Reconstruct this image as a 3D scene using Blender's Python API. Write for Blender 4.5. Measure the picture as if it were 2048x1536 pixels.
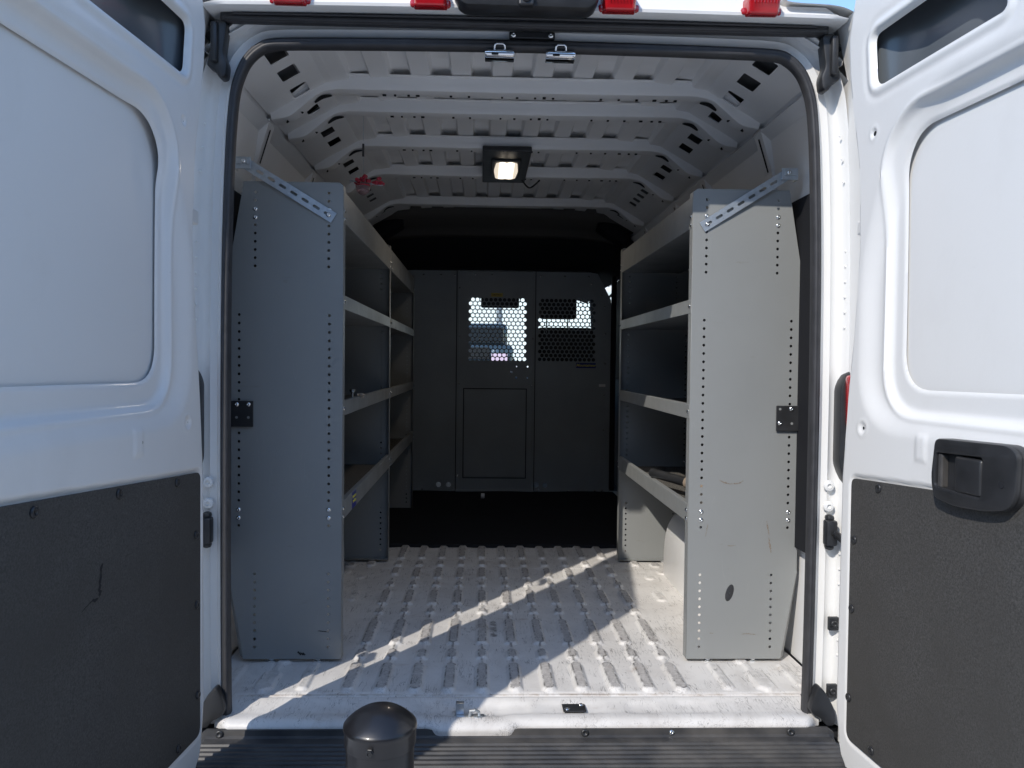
import bpy, bmesh, math, random
import numpy as np
from mathutils import Matrix, Vector
from mathutils.geometry import interpolate_bezier
random.seed(4); rng = np.random.RandomState(4)
R = math.radians
scene = bpy.context.scene
for o in list(bpy.data.objects): bpy.data.objects.remove(o)
COL = scene.collection

# ------------------------------------------------------------------ camera
cam_d = bpy.data.cameras.new('camera'); cam = bpy.data.objects.new('camera', cam_d); COL.objects.link(cam)
yaw, pit, rol = .03, .0246, .0105
c_, s_ = math.cos(yaw), math.sin(yaw)
fw = Vector((s_*math.cos(pit), c_*math.cos(pit), -math.sin(pit))); rt = Vector((c_, -s_, 0)); up = rt.cross(fw)
cr, sr = math.cos(rol), math.sin(rol)
rx = rt*cr + up*sr; ux = up*cr - rt*sr
M = Matrix((rx, ux, -fw)).transposed().to_4x4(); M.translation = (-.1098, -1.9796, .9171)
cam.matrix_world = M
cam_d.sensor_width = 36; cam_d.lens = 36*1558.62/2048
cam_d.shift_x = 14.54/2048; cam_d.shift_y = -3.7/2048
cam_d.clip_start = .05; cam_d.clip_end = 2000
scene.camera = cam

# ------------------------------------------------------------------ light: sun from behind left, travelling (.72, 1, -.935)
L = Vector((.72, 1, -.935)).normalized()
w = bpy.data.worlds.new('World'); scene.world = w; w.use_nodes = True
nt = w.node_tree; bg = nt.nodes['Background']
sky = nt.nodes.new('ShaderNodeTexSky'); sky.sky_type = 'NISHITA'; sky.sun_disc = False
sky.sun_elevation = math.asin(-L.z)
sky.sun_rotation = math.atan2(-L.x, -L.y)
sky.altitude = 300; sky.air_density = 1.25; sky.dust_density = .3; sky.ozone_density = 4.5
nt.links.new(sky.outputs[0], bg.inputs['Color']); bg.inputs['Strength'].default_value = .15
sd = bpy.data.lights.new('sun', 'SUN'); sun = bpy.data.objects.new('sun', sd); COL.objects.link(sun)
sd.energy = 2.0; sd.angle = R(.53); sd.color = (1, .93, .83)
sun.rotation_euler = L.to_track_quat('-Z', 'Y').to_euler(); sun.location = (-6, -9, 9)
scene.view_settings.view_transform = 'Standard'; scene.view_settings.look = 'None'
scene.view_settings.exposure = .94; scene.view_settings.gamma = 1
scene.render.engine = 'CYCLES'
try:
    scene.cycles.max_bounces = 12; scene.cycles.diffuse_bounces = 7; scene.cycles.glossy_bounces = 5
    scene.cycles.transparent_max_bounces = 12
except Exception: pass

# ------------------------------------------------------------------ materials
def mat(name, col, rough=.5, metal=0, coat=0, spec=.5, noise=None, bump=None, emit=None, trans=None):
    """noise=(scale, amount, second colour)  bump=(scale, strength, distance)"""
    m = bpy.data.materials.new(name); m.use_nodes = True; n = m.node_tree; b = n.nodes['Principled BSDF']
    b.inputs['Base Color'].default_value = (*col, 1); b.inputs['Roughness'].default_value = rough
    b.inputs['Metallic'].default_value = metal; b.inputs['Specular IOR Level'].default_value = spec
    b.inputs['Coat Weight'].default_value = coat; b.inputs['Coat Roughness'].default_value = .08
    tc = n.nodes.new('ShaderNodeTexCoord')
    if noise:
        t = n.nodes.new('ShaderNodeTexNoise'); t.inputs['Scale'].default_value = noise[0]; t.inputs['Detail'].default_value = 6
        r = n.nodes.new('ShaderNodeValToRGB'); r.color_ramp.elements[0].position = .35; r.color_ramp.elements[1].position = .7
        r.color_ramp.elements[0].color = (*col, 1); r.color_ramp.elements[1].color = (*noise[2], 1)
        mx = n.nodes.new('ShaderNodeMix'); mx.data_type = 'RGBA'; mx.inputs['Factor'].default_value = noise[1]
        mx.inputs['A'].default_value = (*col, 1)
        n.links.new(tc.outputs['Object'], t.inputs['Vector']); n.links.new(t.outputs['Fac'], r.inputs[0])
        n.links.new(r.outputs[0], mx.inputs['B']); n.links.new(mx.outputs['Result'], b.inputs['Base Color'])
        rr = n.nodes.new('ShaderNodeMapRange'); rr.inputs['To Min'].default_value = max(0, rough-.08); rr.inputs['To Max'].default_value = rough+.1
        n.links.new(t.outputs['Fac'], rr.inputs['Value']); n.links.new(rr.outputs[0], b.inputs['Roughness'])
    if bump:
        t2 = n.nodes.new('ShaderNodeTexNoise'); t2.inputs['Scale'].default_value = bump[0]; t2.inputs['Detail'].default_value = 3
        bp = n.nodes.new('ShaderNodeBump'); bp.inputs['Strength'].default_value = bump[1]; bp.inputs['Distance'].default_value = bump[2]
        n.links.new(tc.outputs['Object'], t2.inputs['Vector']); n.links.new(t2.outputs['Fac'], bp.inputs['Height'])
        n.links.new(bp.outputs[0], b.inputs['Normal'])
    if emit:
        b.inputs['Emission Color'].default_value = (*emit[:3], 1); b.inputs['Emission Strength'].default_value = emit[3]
    if trans: b.inputs['Transmission Weight'].default_value = trans
    return m
WHITE = mat('white_body_paint', (.76, .76, .75), .36, coat=.2, noise=(2, .12, (.74, .74, .73)))
INNER = mat('interior_white_paint', (.81, .81, .81), .42, coat=.1, noise=(5, .4, (.72, .715, .71)))
_n = WHITE.node_tree; _b = _n.nodes['Principled BSDF']
def _late_scuffs():
    n = WHITE.node_tree; b = n.nodes['Principled BSDF']; src = b.inputs['Base Color'].links[0].from_socket
    tc = n.nodes.new('ShaderNodeTexCoord'); ob = tc.outputs['Object']
    m1 = ramp(n, noise(n, mapping(n, ob, (1, 1, 1.7)), 55, 3, .7, 1.5), .70, .76)
    m2 = ramp(n, noise(n, ob, 2.6, 3), .52, .70)
    c = mixc(n, src, (.34, .32, .30), math_(n, 'MULTIPLY', math_(n, 'MULTIPLY', m1, m2), .55))
    m3 = ramp(n, noise(n, mapping(n, ob, (1, 1, .6)), 3.4, 7, .65), .50, .80)
    c = mixc(n, c, (.60, .585, .56), math_(n, 'MULTIPLY', m3, .35))
    n.links.new(c, b.inputs['Base Color'])
    bp = n.nodes.new('ShaderNodeBump'); bp.inputs['Strength'].default_value = .25; bp.inputs['Distance'].default_value = .0006
    n.links.new(noise(n, ob, 140, 2), bp.inputs['Height']); n.links.new(bp.outputs[0], b.inputs['Normal'])
SEAL = mat('black_rubber', (.034, .034, .037), .5, noise=(30, .6, (.055, .055, .06)))
PLAST = mat('black_plastic', (.02, .021, .023), .38, noise=(25, .5, (.035, .036, .04)), bump=(500, .15, .0006))
TREAD = mat('black_step_plastic', (.026, .027, .030), .5, noise=(11, .9, (.085, .08, .075)), bump=(400, .2, .0006))
ZINC = mat('zinc_plated_steel', (.60, .64, .68), .36, metal=.85, noise=(60, .8, (.45, .5, .55)))
BOLT = mat('bright_bolt_steel', (.75, .77, .78), .22, metal=1.0)
CHROME = mat('chrome', (.85, .87, .9), .08, metal=1.0)
DARKH = mat('dark_opening', (.008, .009, .012), .8)
BULK = mat('charcoal_bulkhead_paint', (.30, .34, .375), .42, noise=(4, .6, (.23, .265, .295)), bump=(300, .1, .0008))
MAT_ = mat('black_rubber_mat', (.013, .014, .018), .85, spec=.2, noise=(14, .6, (.018, .019, .022)), bump=(150, .3, .001))
RED = mat('red_lens', (.55, .012, .02), .12, coat=.6, trans=.25, noise=(40, .5, (.4, .008, .015)))
YEL = mat('yellow_sticker', (.55, .42, .06), .5); BLUE = mat('blue_sticker', (.02, .03, .22), .4)
YTXT = mat('yellow_lettering', (.75, .68, .10), .5); WTXT = mat('dark_lettering', (.05, .045, .03), .5)
CAPW = mat('white_plastic_cap', (.7, .7, .72), .4)
REDP = mat('red_plastic', (.45, .02, .05), .35)
CLEAR = mat('clear_plastic', (.8, .6, .65), .15, trans=.8)
TAN = mat('tan_grip', (.24, .19, .14), .55, noise=(40, .7, (.3, .24, .2)))
RAG = mat('frayed_rag', (.45, .38, .30), .9)
CLOTH = mat('seat_cloth', (.03, .03, .035), .9)
HEADL = mat('headliner', (.10, .096, .09), 1.0, spec=.0)
POSTB = mat('bollard_black_paint', (.007, .007, .009), .36, coat=.35, noise=(12, .7, (.014, .013, .014)), bump=(60, .15, .001))
ARCH = mat('arch_interior', (.10, .105, .11), .5)

def node_mat(name):
    m = bpy.data.materials.new(name); m.use_nodes = True
    return m, m.node_tree, m.node_tree.nodes['Principled BSDF'], m.node_tree.nodes.new('ShaderNodeTexCoord')
def mixc(n, a, b, fac):
    mx = n.nodes.new('ShaderNodeMix'); mx.data_type = 'RGBA'
    for s, v in (('A', a), ('B', b)):
        if isinstance(v, tuple): mx.inputs[s].default_value = (*v, 1)
        else: n.links.new(v, mx.inputs[s])
    if isinstance(fac, float): mx.inputs['Factor'].default_value = fac
    else: n.links.new(fac, mx.inputs['Factor'])
    return mx.outputs['Result']
def ramp(n, src, a, b, va=0., vb=1.):
    r = n.nodes.new('ShaderNodeMapRange'); r.inputs['From Min'].default_value = a; r.inputs['From Max'].default_value = b
    r.inputs['To Min'].default_value = va; r.inputs['To Max'].default_value = vb
    n.links.new(src, r.inputs['Value']); return r.outputs[0]
def math_(n, op, a, b):
    m = n.nodes.new('ShaderNodeMath'); m.operation = op
    for i, v in enumerate((a, b)):
        if isinstance(v, (int, float)): m.inputs[i].default_value = v
        else: n.links.new(v, m.inputs[i])
    m.use_clamp = op in ('ADD', 'MULTIPLY'); return m.outputs[0]
def noise(n, vec, scale, detail=5, rough=.55, dist=0.):
    t = n.nodes.new('ShaderNodeTexNoise'); t.inputs['Scale'].default_value = scale; t.inputs['Detail'].default_value = detail
    t.inputs['Roughness'].default_value = rough; t.inputs['Distortion'].default_value = dist
    n.links.new(vec, t.inputs['Vector']); return t.outputs['Fac']
def mapping(n, vec, scale=(1, 1, 1), rot=(0, 0, 0)):
    m = n.nodes.new('ShaderNodeMapping'); m.inputs['Scale'].default_value = scale; m.inputs['Rotation'].default_value = rot
    n.links.new(vec, m.inputs['Vector']); return m.outputs[0]

def scratches(n, obj, scales):
    """thin broken lines running several ways: ridges of stretched noise"""
    out = None
    for sc, ang, wid in scales:
        nz = noise(n, mapping(n, obj, (sc, sc*.10, sc), (0, 0, ang)), 1, 2, .5, .6)
        d = math_(n, 'ABSOLUTE', math_(n, 'SUBTRACT', nz, .5), 0)
        l = ramp(n, d, 0, wid, 1, 0)
        gate = ramp(n, noise(n, obj, sc*.16, 2), .55, .62)
        l = math_(n, 'MULTIPLY', l, gate)
        out = l if out is None else math_(n, 'MAXIMUM', out, l)
    return out
_late_scuffs()
# floor: white paint, worn grey on the raised pads, scuffs, brown dirt
FLOOR, n, b, tc = node_mat('worn_white_floor_paint')
obj = tc.outputs['Object']
att = n.nodes.new('ShaderNodeAttribute'); att.attribute_name = 'wear'
base = mixc(n, (.70, .685, .665), (.58, .56, .54), ramp(n, noise(n, obj, 5, 8, .65), .42, .68))
wn = ramp(n, noise(n, obj, 26, 8, .7), .36, .56)
worn = mixc(n, (.50, .48, .465), (.36, .345, .335), ramp(n, noise(n, obj, 90, 4, .7), .4, .62))
c1 = mixc(n, base, worn, math_(n, 'MULTIPLY', ramp(n, att.outputs['Fac'], .55, .95), ramp(n, wn, 0, 1, .62, 1)))
c2 = mixc(n, c1, (.055, .05, .05), math_(n, 'MULTIPLY', scratches(n, obj, ((60, .5, .012), (74, 1.25, .012), (52, -.8, .011), (88, 2.2, .013), (46, .1, .009), (66, 1.5, .010))), .75))
wf = att.outputs['Fac']
edge = math_(n, 'MULTIPLY', math_(n, 'MULTIPLY', wf, math_(n, 'SUBTRACT', 1.0, wf)), 4.0)
edge = math_(n, 'MULTIPLY', edge, ramp(n, noise(n, obj, 40, 5, .7), .40, .58))
c2 = mixc(n, c2, (.10, .095, .09), math_(n, 'MULTIPLY', edge, .95))
blot = ramp(n, noise(n, mapping(n, obj, (1, .5, 1)), 9, 8, .75, .8), .52, .66)
c2 = mixc(n, c2, (.40, .375, .355), math_(n, 'MULTIPLY', blot, .28))
cr_ = ramp(n, noise(n, mapping(n, obj, (1, .45, 1)), 75, 4, .8, 1.5), .60, .66)
c2 = mixc(n, c2, (.07, .065, .06), math_(n, 'MULTIPLY', cr_, ramp(n, att.outputs['Fac'], .3, .9, .10, .75)))
dirt = ramp(n, noise(n, mapping(n, obj, (1, 2.2, 1)), 4.5, 6, .7), .60, .76)
c3 = mixc(n, c2, (.30, .20, .12), math_(n, 'MULTIPLY', dirt, .6))
sep = n.nodes.new('ShaderNodeSeparateXYZ'); n.links.new(obj, sep.inputs[0])
gut = ramp(n, math_(n, 'ABSOLUTE', math_(n, 'SUBTRACT', sep.outputs[1], .156), 0), .002, .009, 1, 0)
gut = math_(n, 'MULTIPLY', gut, ramp(n, noise(n, mapping(n, obj, (1, .2, 1)), 22, 5, .7), .40, .60))
c3 = mixc(n, c3, (.26, .18, .11), math_(n, 'MULTIPLY', gut, .8))
gut2 = ramp(n, math_(n, 'ABSOLUTE', math_(n, 'SUBTRACT', sep.outputs[1], .137), 0), .001, .004, 1, 0)
gut2 = math_(n, 'MULTIPLY', gut2, ramp(n, noise(n, mapping(n, obj, (1, .2, 1)), 60, 5, .7), .42, .52))
c3 = mixc(n, c3, (.10, .09, .075), math_(n, 'MULTIPLY', gut2, .8))
n.links.new(c3, b.inputs['Base Color']); b.inputs['Roughness'].default_value = .45
bp = n.nodes.new('ShaderNodeBump'); bp.inputs['Strength'].default_value = .2; bp.inputs['Distance'].default_value = .001
n.links.new(noise(n, obj, 120), bp.inputs['Height']); n.links.new(bp.outputs[0], b.inputs['Normal'])
SILLM = FLOOR
# shelf grey enamel with faint scuffs
SHELF, n, b, tc = node_mat('grey_shelf_enamel'); obj = tc.outputs['Object']
base = mixc(n, (.252, .262, .262), (.228, .238, .238), ramp(n, noise(n, obj, 3, 6), .35, .7))
sc = scratches(n, mapping(n, obj, (1, 1, 1), (1.57, 0, 0)), ((12, .9, .004), (16, -.5, .004)))
base = mixc(n, base, (.42, .42, .40), math_(n, 'MULTIPLY', sc, .10))
sm = math_(n, 'MULTIPLY', ramp(n, noise(n, mapping(n, obj, (1, 1, 4)), 7, 6, .7), .66, .78), .45)
base = mixc(n, base, (.16, .13, .10), sm)
n.links.new(base, b.inputs['Base Color']); b.inputs['Roughness'].default_value = .38; b.inputs['Specular IOR Level'].default_value = .5
bp = n.nodes.new('ShaderNodeBump'); bp.inputs['Strength'].default_value = .6; bp.inputs['Distance'].default_value = .004
n.links.new(noise(n, obj, 3.2, 2), bp.inputs['Height'])
bp2 = n.nodes.new('ShaderNodeBump'); bp2.inputs['Strength'].default_value = .06; bp2.inputs['Distance'].default_value = .001
n.links.new(noise(n, obj, 220), bp2.inputs['Height']); n.links.new(bp.outputs[0], bp2.inputs['Normal']); n.links.new(bp2.outputs[0], b.inputs['Normal'])
rr_ = ramp(n, noise(n, obj, 6, 6, .7), .35, .7, .30, .48); n.links.new(rr_, b.inputs['Roughness'])
# hardboard / felt door lining
BOARD, n, b, tc = node_mat('black_fibre_board'); obj = tc.outputs['Object']
g = ramp(n, noise(n, obj, 260, 3, .7), .35, .7)
base = mixc(n, (.034, .033, .032), (.085, .083, .08), g)
base = mixc(n, base, (.045, .043, .04), ramp(n, noise(n, obj, 3, 5), .4, .7))
fl = ramp(n, noise(n, obj, 520, 2, .8), .72, .78)
base = mixc(n, base, (.20, .19, .18), math_(n, 'MULTIPLY', fl, .6))
n.links.new(base, b.inputs['Base Color']); b.inputs['Roughness'].default_value = .7
bp = n.nodes.new('ShaderNodeBump'); bp.inputs['Strength'].default_value = .45; bp.inputs['Distance'].default_value = .0012
n.links.new(noise(n, obj, 330, 3, .7), bp.inputs['Height']); n.links.new(bp.outputs[0], b.inputs['Normal'])
# shelf liner
LINER, n, b, tc = node_mat('speckled_shelf_liner'); obj = tc.outputs['Object']
base = mixc(n, (.02, .02, .02), (.30, .28, .25), ramp(n, noise(n, obj, 420, 2, .8), .5, .62))
n.links.new(base, b.inputs['Base Color']); b.inputs['Roughness'].default_value = .8
# concrete lot
CONC, n, b, tc = node_mat('concrete_lot'); obj = tc.outputs['Object']
base = mixc(n, (.52, .50, .47), (.43, .42, .40), ramp(n, noise(n, obj, .8, 8, .6), .35, .7))
base = mixc(n, base, (.25, .24, .23), math_(n, 'MULTIPLY', ramp(n, noise(n, obj, 40, 4), .5, .7), .4))
n.links.new(base, b.inputs['Base Color']); b.inputs['Roughness'].default_value = .9
CAV = mat('grey_primed_cavity', (.10, .115, .13), .30, coat=.2)
# windscreen glass: clear pane with a reflection
GLASS = bpy.data.materials.new('window_glass'); GLASS.use_nodes = True; n = GLASS.node_tree
for x in list(n.nodes):
    if x.type == 'BSDF_PRINCIPLED': n.nodes.remove(x)
out = [x for x in n.nodes if x.type == 'OUTPUT_MATERIAL'][0]
tr = n.nodes.new('ShaderNodeBsdfTransparent'); tr.inputs[0].default_value = (.86, .92, .88, 1)
gl = n.nodes.new('ShaderNodeBsdfGlossy'); gl.inputs['Roughness'].default_value = .02
fr = n.nodes.new('ShaderNodeFresnel'); fr.inputs[0].default_value = 1.45
ms = n.nodes.new('ShaderNodeMixShader'); n.links.new(fr.outputs[0], ms.inputs[0]); n.links.new(tr.outputs[0], ms.inputs[1]); n.links.new(gl.outputs[0], ms.inputs[2])
n.links.new(ms.outputs[0], out.inputs[0])
# lamp diffuser
LAMP, n, b, tc = node_mat('lit_lamp_lens')
tc2 = tc.outputs['Object']; sp = n.nodes.new('ShaderNodeSeparateXYZ'); n.links.new(tc2, sp.inputs[0])
wv = math_(n, 'ABSOLUTE', math_(n, 'SUBTRACT', math_(n, 'ABSOLUTE', sp.outputs[0], 0), .017), 0)
em = ramp(n, wv, .003, .018, 2.2, .42)
b.inputs['Base Color'].default_value = (.6, .55, .5, 1); b.inputs['Emission Color'].default_value = (1, .87, .70, 1)
n.links.new(em, b.inputs['Emission Strength'])

# ------------------------------------------------------------------ helpers
def tag(o, label=None, cat=None, group=None, kind=None):
    if label: o['label'] = label
    if cat: o['category'] = cat
    if group: o['group'] = group
    if kind: o['kind'] = kind
    return o
def empty(name, loc=(0, 0, 0), parent=None, **k):
    o = bpy.data.objects.new(name, None); COL.objects.link(o); o.location = loc; o.parent = parent
    o.empty_display_size = .1
    return tag(o, **k)
def link(name, me, m, parent=None, smooth=False, ang=None):
    o = bpy.data.objects.new(name, me); COL.objects.link(o); o.parent = parent
    if parent and parent.type == 'EMPTY' and parent.location.length > 0 : o.matrix_parent_inverse = Matrix.Translation(-parent.location)
    if m: me.materials.clear(); me.materials.append(m)
    if smooth:
        for p in me.polygons: p.use_smooth = True
        if ang is not None:
            bm = bmesh.new(); bm.from_mesh(me)
            for e in bm.edges:
                if len(e.link_faces) == 2 and e.calc_face_angle(0) > ang: e.smooth = False
            bm.to_mesh(me); bm.free()
    return o
def child(name, me, m, parent, **k):
    """sub-part of a mesh part (all vertices are in world space)"""
    return link(name, me, m, parent, **k)
def mk(verts, faces):
    me = bpy.data.meshes.new('m'); me.from_pydata([tuple(map(float, v)) for v in verts], [], faces); me.update(); return me
def fixn(me):
    bm = bmesh.new(); bm.from_mesh(me); bmesh.ops.recalc_face_normals(bm, faces=bm.faces); bm.to_mesh(me); bm.free(); return me
def grid(P, close_u=False):
    """P: array (nv, nu, 3)"""
    nv, nu = P.shape[:2]
    idx = np.arange(nv*nu).reshape(nv, nu)
    f = []
    jm = nu if close_u else nu-1
    a = idx[:-1, :nu-1].ravel(); b_ = idx[:-1, 1:].ravel(); c = idx[1:, 1:].ravel(); d = idx[1:, :nu-1].ravel()
    f = np.stack([a, b_, c, d], 1).tolist()
    if close_u: f += [[int(idx[i, -1]), int(idx[i, 0]), int(idx[i+1, 0]), int(idx[i+1, -1])] for i in range(nv-1)]
    return mk(P.reshape(-1, 3), f)
def bm_box(bm, c, s, bev=0, seg=2, rot=None):
    r = bmesh.ops.create_cube(bm, size=1, matrix=Matrix.Diagonal((*s, 1)))
    vs = r['verts']
    if bev:
        es = list({e for v in vs for e in v.link_edges})
        rr = bmesh.ops.bevel(bm, geom=es, offset=bev, segments=seg, profile=.5, affect='EDGES', clamp_overlap=True)
        vs = [v for v in bm.verts if v.is_valid and v in set(rr['verts']) | set(x for x in vs if x.is_valid)]
    T = Matrix.Translation(c)
    if rot is not None: T = T @ rot.to_4x4()
    bmesh.ops.transform(bm, matrix=T, verts=vs)
def box(c, s, bev=0, seg=2, rot=None):
    bm = bmesh.new(); bm_box(bm, c, s, bev, seg, rot); me = bpy.data.meshes.new('m'); bm.to_mesh(me); bm.free(); return me
def boxes(lst):
    bm = bmesh.new()
    for a in lst: 
        b2 = bmesh.new(); bm_box(b2, *a); t = bpy.data.meshes.new('t'); b2.to_mesh(t); b2.free(); bm.from_mesh(t); bpy.data.meshes.remove(t)
    me = bpy.data.meshes.new('m'); bm.to_mesh(me); bm.free(); return me
def join(mes):
    bm = bmesh.new()
    for me in mes: bm.from_mesh(me)
    o = bpy.data.meshes.new('m'); bm.to_mesh(o); bm.free(); return o
def lathe(prof, n=24, M=None):
    """prof list of (r, h) along local Z"""
    vs = []; fs = []
    for r, h in prof:
        for k in range(n):
            t = 2*math.pi*k/n; vs.append((r*math.cos(t), r*math.sin(t), h))
    m = len(prof)
    for i in range(m-1):
        for k in range(n): fs.append((i*n+k, i*n+(k+1) % n, (i+1)*n+(k+1) % n, (i+1)*n+k))
    fs.append(tuple(range(n))[::-1]); fs.append(tuple(range((m-1)*n, m*n)))
    me = mk(vs, fs)
    if M is not None: me.transform(M)
    return fixn(me)
def tube(pts, r, n=8):
    pts = [Vector(p) for p in pts]; vs = []; fs = []
    N = Vector((0, 0, 1))
    for i, p in enumerate(pts):
        t = (pts[min(i+1, len(pts)-1)]-pts[max(i-1, 0)]).normalized()
        a = t.cross(N)
        if a.length < .05: a = t.cross(Vector((0, 1, 0)))
        a.normalize(); b2 = a.cross(t); rr = r[i] if isinstance(r, (list, tuple)) else r
        for k in range(n):
            th = 2*math.pi*k/n; vs.append(p+(a*math.cos(th)+b2*math.sin(th))*rr)
    for i in range(len(pts)-1):
        for k in range(n): fs.append((i*n+k, i*n+(k+1) % n, (i+1)*n+(k+1) % n, (i+1)*n+k))
    fs.append(tuple(range(n))[::-1]); fs.append(tuple(range((len(pts)-1)*n, len(pts)*n)))
    return fixn(mk(vs, fs))
def plate(outline, holes, thick, M, bevel=0):
    """flat sheet with real holes: 2D outline in local XY, thickness along local Z"""
    cu = bpy.data.curves.new('c', 'CURVE'); cu.dimensions = '2D'; cu.fill_mode = 'BOTH'
    cu.extrude = max(thick/2-bevel, 0); cu.bevel_depth = bevel; cu.bevel_resolution = 1; cu.offset = -bevel
    for poly in [outline]+list(holes):
        s = cu.splines.new('POLY'); s.points.add(len(poly)-1)
        for p, q in zip(s.points, poly): p.co = (q[0], q[1], 0, 1)
        s.use_cyclic_u = True
    o = bpy.data.objects.new('t', cu); COL.objects.link(o)
    dg = bpy.context.evaluated_depsgraph_get()
    me = bpy.data.meshes.new_from_object(o.evaluated_get(dg), depsgraph=dg)
    bpy.data.objects.remove(o); bpy.data.curves.remove(cu)
    bm = bmesh.new(); bm.from_mesh(me); bmesh.ops.remove_doubles(bm, verts=bm.verts, dist=1e-5); bm.to_mesh(me); bm.free()
    me.transform(M)
    return me
def parts(name, mes, m, parent, **k):
    return [link(name, me, m, parent, **k) for me in mes]
def frame(o, x, y):
    x = Vector(x).normalized(); y = Vector(y).normalized(); z = x.cross(y)
    m = Matrix((x, y, z)).transposed().to_4x4(); m.translation = o; return m
def circ(cx, cy, r, n=10, ph=0): return [(cx+r*math.cos(ph+2*math.pi*k/n), cy+r*math.sin(ph+2*math.pi*k/n)) for k in range(n)]
def slot(cx, cy, l, wd, ang=0, n=5):
    p = []
    for s in (1, -1):
        for k in range(n+1):
            t = -math.pi/2+math.pi*k/n if s == 1 else math.pi/2+math.pi*k/n
            p.append((s*(l-wd)/2+wd/2*math.cos(t), wd/2*math.sin(t)))
    c, s = math.cos(ang), math.sin(ang)
    return [(cx+c*x-s*y, cy+s*x+c*y) for x, y in p]
def rpoly(pts, r, n=5):
    """round the corners of a polygon"""
    out = []; m = len(pts); rs = r if isinstance(r, (list, tuple)) else [r]*m
    for i in range(m):
        p = Vector((*pts[i], 0)); a = Vector((*pts[i-1], 0)); b2 = Vector((*pts[(i+1) % m], 0))
        d1 = (a-p); d2 = (b2-p); rr = min(rs[i], d1.length*.49, d2.length*.49)
        q1 = p+d1.normalized()*rr; q2 = p+d2.normalized()*rr
        for k in range(n+1):
            t = k/n; q = q1*(1-t)**2+p*2*t*(1-t)+q2*t*t; out.append((q.x, q.y))
    return out
def smooth_path(pts, sub=6):
    P = [np.array(p, float) for p in pts]; out = []
    for i in range(len(P)-1):
        p0 = P[max(i-1, 0)]; p1 = P[i]; p2 = P[i+1]; p3 = P[min(i+2, len(P)-1)]
        for k in range(sub):
            t = k/sub
            out.append(.5*((2*p1)+(-p0+p2)*t+(2*p0-5*p1+4*p2-p3)*t*t+(-p0+3*p1-3*p2+p3)*t**3))
    out.append(P[-1]); return np.array(out)
def sst(x, a, b):
    t = np.clip((x-a)/(b-a), 0, 1); return t*t*(3-2*t)
def sd_poly(X, Y, poly):
    """signed distance to polygon, negative inside (numpy)"""
    d = np.full(X.shape, 1e9); inside = np.zeros(X.shape, bool); m = len(poly)
    for i in range(m):
        x1, y1 = poly[i-1]; x2, y2 = poly[i]
        ex, ey = x2-x1, y2-y1; L2 = ex*ex+ey*ey
        if L2 < 1e-12: continue
        t = np.clip(((X-x1)*ex+(Y-y1)*ey)/L2, 0, 1)
        d = np.minimum(d, (X-x1-t*ex)**2+(Y-y1-t*ey)**2)
        cnd = ((y1 > Y) != (y2 > Y)) & (X < (x2-x1)*(Y-y1)/((y2-y1) if abs(y2-y1) > 1e-12 else 1e-12)+x1)
        inside ^= cnd
    d = np.sqrt(d); return np.where(inside, -d, d)
def copies(src, locs, parent, rot=None):
    """src object built about its own origin"""
    out = []
    for i, p in enumerate(locs):
        o = src if i == 0 else src.copy()
        if i: COL.objects.link(o)
        o.parent = parent; o.location = p
        if rot is not None: o.rotation_euler = rot
        out.append(o)
    return out
def bolt_mesh(r=.0055, h=.004):
    return lathe([(r*1.25, 0), (r*1.25, .0012), (r, .0016), (r*.86, h*.75), (r*.45, h), (r*.4, h*.8), (r*.01, h*.75)], 12)
BOLTM = bolt_mesh(); BOLTM.materials.append(BOLT)
for p in BOLTM.polygons: p.use_smooth = True
SCREWM = lathe([(.010, 0), (.010, .002), (.008, .0042), (.0042, .0045), (.0036, .003), (.0001, .003)], 18)
SCREWM.materials.append(PLAST)
for p in SCREWM.polygons: p.use_smooth = True
def place(name, me, loc, axis, parent):
    """fastener whose local +Z points along axis"""
    o = bpy.data.objects.new(name, me); COL.objects.link(o); o.parent = parent
    o.location = loc; o.rotation_euler = Vector(axis).to_track_quat('Z', 'Y').to_euler()
    if parent.type == 'EMPTY' and parent.location.length > 0: o.matrix_parent_inverse = Matrix.Translation(-parent.location)
    return o
def text_mesh(txt, size, M, thick=.0006, m=None, bold=0, align='CENTER', shear=0.):
    cu = bpy.data.curves.new('t', 'FONT'); cu.body = txt; cu.size = size; cu.extrude = thick; cu.align_x = align; cu.align_y = 'CENTER'
    cu.offset = bold; cu.shear = shear
    o = bpy.data.objects.new('t', cu); COL.objects.link(o); dg = bpy.context.evaluated_depsgraph_get()
    me = bpy.data.meshes.new_from_object(o.evaluated_get(dg), depsgraph=dg); bpy.data.objects.remove(o); bpy.data.curves.remove(cu)
    me.transform(M); return me

# ================================================================== SETTING
gx = np.concatenate([np.linspace(-400, -6, 12), np.linspace(-5, 5, 9), np.linspace(6, 400, 12)])
gy = np.concatenate([np.linspace(-400, -4, 10), np.linspace(-3, 4, 6), np.linspace(5, 14, 19), np.linspace(16, 900, 14)])
GX, GY = np.meshgrid(gx, gy); GZ = -.55+.85*sst(GY, 5, 13.5)
o = link('ground', grid(np.dstack([GX, GY, GZ])), CONC, smooth=True); tag(o, kind='structure')

# ================================================================== VAN
van = empty('cargo_van', (0, 0, 0), label='white high roof cargo van seen from behind with both rear doors swung open', cat='van')

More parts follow.
